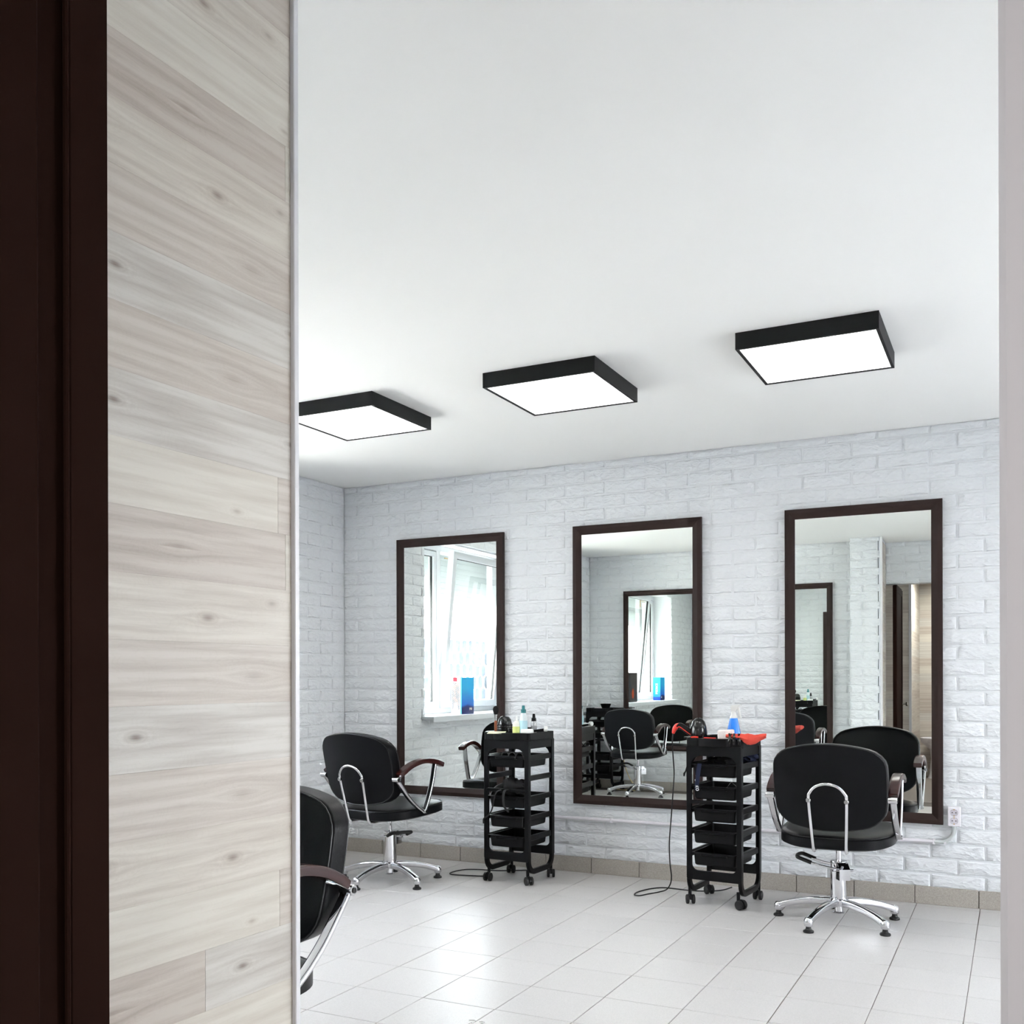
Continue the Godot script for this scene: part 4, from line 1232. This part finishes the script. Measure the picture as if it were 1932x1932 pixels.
	var cpath := smooth_path([P(-1.462, 0.972, 5.600), P(-1.425, 0.973, 5.585), P(-1.380, 0.972, 5.572), P(-1.335, 0.958, 5.570), P(-1.300, 0.958, 5.590), P(-1.270, 0.968, 5.620), P(-1.248, 0.975, 5.645)], 5)
	var high := [0.008, 0.012, 0.014, 0.030, 0.027, 0.018, 0.012]
	var crings := []
	for k in cpath.size():
		var q := k / 5.0
		var hy := lerpf(high[mini(int(q), 6)], high[mini(int(q) + 1, 6)], q - int(q))
		var r := PackedVector3Array()
		for j in 18:
			var a := TAU * j / 18
			var v := Vector3(0.2 * cos(a) * 0.03, sin(a) * hy, cos(a) * 0.036)
			v *= 1.0 + 0.35 * wav.get_noise_3d(cpath[k].x * 3.0, cos(a), sin(a))
			r.append(cpath[k] + v + Vector3(0.006 * wav.get_noise_2d(j * 0.6, k * 0.1) * (1.0 if k > cpath.size() - 4 else 0.2), 0, 0))
		crings.append(r)
	var cl := loft(crings)
	solo("red_cloth", MB.new().add(cl).done(60), M.red_cloth, Transform3D.IDENTITY, "crumpled coral red cloth draped over the trolley corner", "cloth")
	for k in 3:
		o = thing("hair_clip", "black hair clip gripping the trolley rim, %s from the red cloth" % ["first", "second", "third"][k], "hair clip", P(-1.378 - 0.024 * k, 0.957, 5.548), 0.4 - 0.3 * k, "black hair clips on the trolley rim")
		part("upper_jaw", MB.new().add(tube(smooth_path([Vector3(0, 0.028, -0.015), Vector3(0, 0.018, 0.004), Vector3(0, -0.008, 0.012), Vector3(0, -0.030, 0.010)], 3), 0.0065, 0.003, 8, Vector3.RIGHT)).done(), M.black_gloss, o)
		part("lower_jaw", MB.new().add(tube(smooth_path([Vector3(0, 0.032, 0.012), Vector3(0, 0.014, 0.004), Vector3(0, -0.008, 0.002), Vector3(0, -0.028, 0.006)], 3), 0.0065, 0.003, 8, Vector3.RIGHT)).done(), M.black_gloss, o)
	o = thing("tail_comb", "black comb lying between the dryer and the towel", "comb", P(-1.545, 0.962, 5.70), 0.08)
	part("spine", MB.new().add(tube(PackedVector3Array([Vector3(-0.085, 0.0, 0), Vector3(-0.03, 0.006, 0), Vector3(0.05, 0.012, 0)]), 0.006, 0.004, 8)).done(), M.black_plastic, o)
	part("tail", MB.new().add(tube(PackedVector3Array([Vector3(0.05, 0.012, 0), Vector3(0.10, 0.010, 0)]), 0.003, -1, 6)).done(), M.black_plastic, o)
	for k in 9:
		part("tooth", MB.new().add(box(Vector3(0.002, 0.003, 0.016))).done(), M.black_plastic, o, at(-0.078 + 0.010 * k, 0.001 + 0.0008 * k, 0.010))
	o = thing("red_comb", "red and black comb lying on the front of the trolley tray", "comb", P(-1.575, 0.957, 5.60), 0.03)
	part("handle", MB.new().add(tube(PackedVector3Array([Vector3(-0.09, 0, 0), Vector3(-0.07, 0.003, 0), Vector3(-0.05, 0, 0)]), 0.010, 0.007, 8)).done(), M.red_plastic, o)
	part("blade", MB.new().add(box(Vector3(0.075, 0.009, 0.02), 0.003)).done(), M.red_plastic, o, at(0.02, -0.001, 0))
	part("tip", MB.new().add(tube(PackedVector3Array([Vector3(0.055, 0, 0), Vector3(0.075, 0.002, 0), Vector3(0.09, 0, 0)]), 0.010, 0.008, 8)).done(), M.black_plastic, o)
	# things in and on the drawers
	solo("black_cape", MB.new().add(lump(Vector3(0.17, 0.085, 0.20), 4, 0.4)).done(60), M.black_cloth, at(-1.520, 0.800, -5.72), "black cape bundled in the top drawer of the trolley with the red cloth", "cape")
	solo("navy_cape", MB.new().add(lump(Vector3(0.12, 0.09, 0.12), 6, 0.35)).done(60), M.navy_cloth, at(-1.405, 0.842, -5.86), "navy blue cloth showing through the side of the trolley", "cape")
	solo("hanging_cape", MB.new().add(sheet(func(u: float, v: float) -> Vector3: return P(-1.672 - 0.01 - 0.085 * pow(v, 1.3) * (0.4 + 0.6 * u), 0.86 - 0.13 * v, 5.62 + 0.16 * u), 6, 8, 0.006)).done(60), M.black_cloth, Transform3D.IDENTITY, "black cloth hanging out at the side of the trolley behind the dryer cord", "cape")
	o = thing("lettered_strap", "dark strap with white lettering hanging over the top drawer", "strap", P(-1.600, 0.815, 5.545))
	part("band", MB.new().add(sheet(func(u: float, v: float) -> Vector3: return Vector3(-0.012 + 0.024 * u - 0.016 * v, 0.0 - 0.150 * v, 0.012 * sin(v * 2.6) + 0.002), 3, 10, 0.002)).done(60), M.navy_cloth, o)
	words("OXYG", 0.026, o, M.white_ink, Transform3D(Basis(Vector3(0, 0, 1), deg_to_rad(96)), Vector3(-0.013, -0.122, 0.0125)))
	o = thing("eyeglasses", "thin wire frame lying folded in the second drawer", "eyeglasses", P(-1.43, 0.690, 5.62))
	part("temple", MB.new().add(tube(PackedVector3Array([Vector3(-0.035, -0.015, 0), Vector3(-0.012, 0.016, 0), Vector3(0, 0.018, 0)]), 0.0015, -1, 5)).done(), M.brushed_steel, o)
	part("temple", MB.new().add(tube(PackedVector3Array([Vector3(0, 0.012, 0), Vector3(0.012, 0.003, 0), Vector3(0.022, -0.010, 0)]), 0.0015, -1, 5)).done(), M.brushed_steel, o)
	o = thing("hair_clipper", "black clipper bundle with cords in the open middle drawer of the trolley", "clipper", P(-2.87, 0.555, 5.73))
	part("body", MB.new().add(lump(Vector3(0.19, 0.14, 0.15), 9, 0.3)).done(60), M.black_cloth, o, at(0, 0.035, 0))
	part("nozzle", MB.new().add(tube(smooth_path([Vector3(-0.05, 0.06, 0.03), Vector3(-0.10, 0.03, 0.05), Vector3(-0.125, -0.01, 0.06)], 4), 0.028, 0.024, 12, Vector3.ZERO, 0.0, [1.0, 1.1, 0.8])).done(50), M.black_plastic, o)
	solo("clipper_cord", MB.new().add(tube(smooth_path([P(-2.90, 0.595, 5.60), P(-2.915, 0.585, 5.565), P(-2.93, 0.54, 5.56), P(-2.95, 0.47, 5.565), P(-2.985, 0.43, 5.575), P(-3.015, 0.41, 5.58), P(-3.02, 0.38, 5.585)], 5), 0.0045, -1, 7)).done(), M.black_rubber, Transform3D.IDENTITY, "thin black cord hanging from the middle drawer of the trolley", "cord")
	solo("wide_cord", MB.new().add(tube(smooth_path([P(-2.845, 0.60, 5.60), P(-2.858, 0.595, 5.565), P(-2.865, 0.55, 5.56), P(-2.862, 0.50, 5.565), P(-2.850, 0.46, 5.60)], 5), 0.009, 0.003, 8, Vector3.RIGHT)).done(), M.black_rubber, Transform3D.IDENTITY, "wide black strap cord over the middle drawer of the trolley", "cord")
	o = thing("curling_iron", "black curling iron with coiled cord in the top drawer of the trolley", "curling iron", P(-2.87, 0.80, 5.72))
	part("barrel", MB.new().add(cyl(0.016, -0.08, 0.08, 14, 0.004), at(0, 0.005, 0, Vector3(0.3, 0.3, PI / 2))).done(), M.black_plastic, o)
	for k in 3:
		var lp := PackedVector3Array()
		for j in 17:
			var a := PI * j / 16
			lp.append(Vector3(-0.02 + 0.055 * k - 0.03 * cos(a), -0.01 + 0.045 * sin(a), 0.08 + 0.01 * k))
		part("cord_loop", MB.new().add(tube(lp, 0.004, -1, 6)).done(), M.black_rubber, o)
	solo("floor_cord", MB.new().add(tube(smooth_path([P(-3.10, 0.004, 5.76), P(-3.20, 0.004, 5.74), P(-3.33, 0.004, 5.72), P(-3.37, 0.004, 5.78), P(-3.34, 0.004, 5.90), P(-3.25, 0.004, 5.95), P(-3.12, 0.004, 5.97), P(-2.97, 0.004, 6.06), P(-2.85, 0.004, 6.12)], 5), 0.0038, -1, 7)).done(), M.black_rubber, Transform3D.IDENTITY, "black cord lying in a loop on the floor beside the trolley", "cord")
	var grip := MB.new()
	grip.add(tube(smooth_path([Vector3(-0.03, 0.002, 0.004), Vector3(-0.012, 0.002, -0.004), Vector3(0.0, 0.002, 0.004), Vector3(-0.008, 0.002, 0.022), Vector3(-0.012, 0.002, 0.04)], 4), 0.0014, -1, 6))
	grip.add(tube(smooth_path([Vector3(0.012, 0.002, 0.0), Vector3(0.024, 0.002, -0.008), Vector3(0.034, 0.002, 0.002), Vector3(0.026, 0.002, 0.014)], 4), 0.0014, -1, 6))
	solo("hair_grip", grip.done(60), M.brushed_steel, at(-1.825, 0, -3.315), "bent metal hair grip lying on the tiled floor", "hair grip")
	# third trolley
	o = thing("tint_bowl", "black tint bowl on the trolley by the far corner, seen in the mirror", "bowl", P(-4.24, 0.950, 1.52))
	part("bowl", MB.new().add(lathe([[0.0, 0.0], [0.040, 0.0], [0.048, 0.012], [0.064, 0.055], [0.061, 0.055], [0.045, 0.014], [0.0, 0.010]], 24)).done(40), M.black_plastic, o)
	solo("white_napkins", MB.new().add(rbox(Vector3(0.10, 0.03, 0.08), 0.010, 2)).done(60), M.white_cloth, P2(-4.33, 0.945, 1.50), "white napkins beside the tint bowl, seen in the mirror", "napkin")
	solo("yellow_cord", MB.new().add(tube(smooth_path([P(-4.12, 0.45, 1.275), P(-4.10, 0.30, 1.285), P(-4.03, 0.14, 1.31), P(-3.93, 0.03, 1.36), P(-3.88, 0.006, 1.42), P(-4.0, 0.006, 1.45), P(-4.15, 0.006, 1.40)], 5), 0.005, -1, 7)).done(), M.yellow_cord, Transform3D.IDENTITY, "pale yellow cord trailing down to the floor, seen in the mirror", "cord")
	# boxes on the window sill
	var blue := print_image(96, 144, func(u, v): return Color(0.02, 0.66, 0.88).lerp(Color(0.02, 0.42, 0.80), smoothstep(0.25, 0.8, v)).lerp(Color(0.02, 0.12, 0.38), smoothstep(0.70, 0.80, v - 0.12 * absf(u - 0.5))))
	var spine := print_image(32, 144, func(u, v): return Color(0.05, 0.75, 0.95).lerp(Color(0.02, 0.45, 0.90), smoothstep(0.2, 0.8, v)).lerp(Color(0.03, 0.2, 0.6), smoothstep(0.82, 0.88, v)))
	var nz := FastNoiseLite.new(); nz.seed = 2; nz.frequency = 0.05
	var brush := print_image(64, 144, func(u, v):
		var c := Color(0.93, 0.93, 0.95)
		if u < 0.12: return Color(0.35, 0.70, 0.90)
		var cx := 0.55
		var r := 0.40 - 0.10 * absf(v - 0.5)
		if v > 0.13 and v < 0.88 and absf(u - cx) < r and fposmod(v * 26.0 + absf(u - cx) * 7.0, 1.0) < 0.62 and not (v > 0.68 and absf(u - cx) < (v - 0.6) * 0.9):
			c = Color(0.04, 0.04, 0.05) if nz.get_noise_2d(u * 60, v * 90) > -0.1 else Color(0.42, 0.24, 0.15)
		if v < 0.11 and u > 0.4 and u < 0.8: c = Color(0.75, 0.12, 0.18)
		return c)
	o = thing("product_box", "blue product box on the window sill, seen in the mirror", "box", P(-4.555, 0.9755, 4.325), 0, "product boxes on the window sill")
	part("carton", MB.new().add(box(Vector3(0.108, 0.335, 0.228))).done(), M.white_plastic, o, at(0, 0.1675, 0))
	face(0.228, 0.335, blue, "print_blue", o, "printed_front", at(0.0542, 0.1675, 0, Vector3(0, PI / 2, 0)))
	face(0.108, 0.335, spine, "print_spine", o, "printed_spine", at(0, 0.1675, 0.1142))
	face(0.108, 0.335, brush, "print_brush", o, "printed_side", at(0, 0.1675, -0.1142, Vector3(0, PI, 0)))
	words("PRINCE", 0.045, o, M.white_ink, Transform3D(Basis(Vector3(0, 0, 1), PI / 2), Vector3(0.0, 0.17, 0.1150)))
	words("BPE", 0.030, o, M.white_ink, Transform3D(Basis(Vector3.UP, PI / 2), Vector3(0.0552, 0.045, 0.055)))
	var red := print_image(64, 128, func(u, v):
		var d := Vector2((u - 0.35) * 1.2, v - 0.72).length()
		return Color(0.14, 0.09, 0.075).lerp(Color(0.72, 0.26, 0.10), smoothstep(0.34, 0.08, d)).lerp(Color(0.10, 0.07, 0.06), smoothstep(0.86, 0.92, v)))
	o = thing("product_box", "tall black and orange product box on the window sill, seen in the mirror", "box", P(-4.60, 0.9755, 3.10), 0, "product boxes on the window sill")
	part("carton", MB.new().add(box(Vector3(0.10, 0.40, 0.30))).done(), M.black_plastic, o, at(0, 0.20, 0))
	face(0.30, 0.40, red, "print_red", o, "printed_front", at(0.0502, 0.20, 0, Vector3(0, PI / 2, 0)))

func P2(t: float, y: float, e: float) -> Transform3D:
	return Transform3D(Basis.IDENTITY, P(t, y, e))

# ------------------------------------------------------------------ scene
func _ready() -> void:
	# camera: level, lens shifted upwards
	var f := 1882.72
	var near := 0.05
	var cam := Camera3D.new()
	cam.name = "camera"
	cam.projection = Camera3D.PROJECTION_FRUSTUM
	cam.set_frustum(1932.0 / f * near, Vector2(0, (1280.2 - 966.0) / f * near), near, 120.0)
	cam.position = Vector3(0, 1.3, 0)
	cam.rotation = Vector3(0, 0.4667, -0.0026)
	add_child(cam)
	cam.current = true
	# sky: bright overcast daylight
	var env := Environment.new()
	env.background_mode = Environment.BG_SKY
	var sky := Sky.new()
	var sm := ProceduralSkyMaterial.new()
	sm.sky_top_color = Color(0.93, 0.96, 1.0)
	sm.sky_horizon_color = Color(1.0, 0.99, 0.98)
	sm.ground_bottom_color = Color(0.5, 0.5, 0.5)
	sm.ground_horizon_color = Color(0.8, 0.8, 0.8)
	sm.sky_energy_multiplier = 3.8
	sm.ground_energy_multiplier = 2.0
	sky.sky_material = sm
	env.sky = sky
	env.tonemap_mode = Environment.TONE_MAPPER_LINEAR
	env.tonemap_exposure = 1.65
	env.sdfgi_enabled = true
	env.ssao_enabled = true
	env.ssil_enabled = true
	var we := WorldEnvironment.new()
	we.name = "environment"
	we.environment = env
	add_child(we)
	# sun high over the street, along the line of the windows so that it does not shine in
	var sun := DirectionalLight3D.new()
	sun.name = "sun"
	sun.light_energy = 6.0
	sun.light_color = Color(1.0, 0.97, 0.92)
	sun.light_angular_distance = 0.5
	sun.shadow_enabled = true
	sun.rotation = Vector3(deg_to_rad(-62), 0, 0)
	add_child(sun)
	lamp_energy = 0.34
	hall_energy = 2.1

	make_materials()
	make_bricks()
	make_room()
	make_doorway()
	make_window()
	make_shop_window("window_2", P2((RT0 + RT1) / 2, RY0, EB + 0.08), RT1 - RT0)
	make_shop_window("window_3", Transform3D(Basis(Vector3.UP, -PI / 2), P(TR + 0.08, RY0, (RE0 + RE1) / 2)), RE1 - RE0)
	struct("pavement_outside", MB.new().add(block(TL - 0.36, 30, -0.25, -0.15, EB + 0.16, 40)).add(block(TR + 0.16, 30, -0.25, -0.15, -14, EB + 0.16)).done(), M.outside_asphalt)
	ceiling_light(-3.4514, "square black panel light on the ceiling, partly behind the doorway wall")
	ceiling_light(-2.2488, "square black panel light, middle one of the ceiling row")
	ceiling_light(-1.0445, "square black panel light on the ceiling nearest the white jamb")
	mirror("tall brown-framed wall mirror that reflects the window", P(-4.0543 + 0.4415, 0.4617, EB - 0.019), 0, "tall wall mirrors in dark brown frames")
	mirror("tall brown-framed wall mirror, middle of the three on the brick wall", P(-2.6481 + 0.4415, 0.4617, EB - 0.019), 0, "tall wall mirrors in dark brown frames")
	mirror("tall brown-framed wall mirror beside the power socket, reflecting the doorway", P(-1.2482 + 0.4415, 0.4617, EB - 0.019), 0, "tall wall mirrors in dark brown frames")
	mirror("tall brown-framed mirror on the opposite wall, reflecting the window boxes", P(-3.66, 0.4617, EF + 0.024), PI - deg_to_rad(1.1), "tall wall mirrors in dark brown frames")
	mirror("tall brown-framed mirror on the opposite wall, next to the doorway corner", P(-2.18, 0.4617, EF + 0.014), PI, "tall wall mirrors in dark brown frames")
	make_chair_parts()
	chair("black leather styling chair in front of the mirror that reflects the window", -3.588, 5.372, -7.5, -25.0, -35.0)
	chair("black leather styling chair in front of the mirror beside the power socket", -0.84, 5.53, 0.0, 35.0, 180.0)
	chair("black leather styling chair cut off by the wood-panelled doorway edge", -2.02, 2.075, 180.0, 10.0, 60.0)
	chair("black leather styling chair seen only as a reflection in the middle mirror", -3.74, 1.823, 180.0, 20.0, 200.0)
	make_trolley_parts()
	trolley("black rolling trolley carrying spray bottles, its second drawer missing", -2.87, 5.80, -3.0, [true, false, true, true, true], 1)
	trolley("black rolling trolley carrying a hair dryer and a red cloth", -1.510, 5.735, -5.0, [true, true, true, true, true], 2)
	trolley("black rolling trolley in the far corner, seen in the middle mirror", -4.27, 1.47, 182.0, [true, true, false, true, true], 3)
	make_wall_fittings()
	make_tray_things()
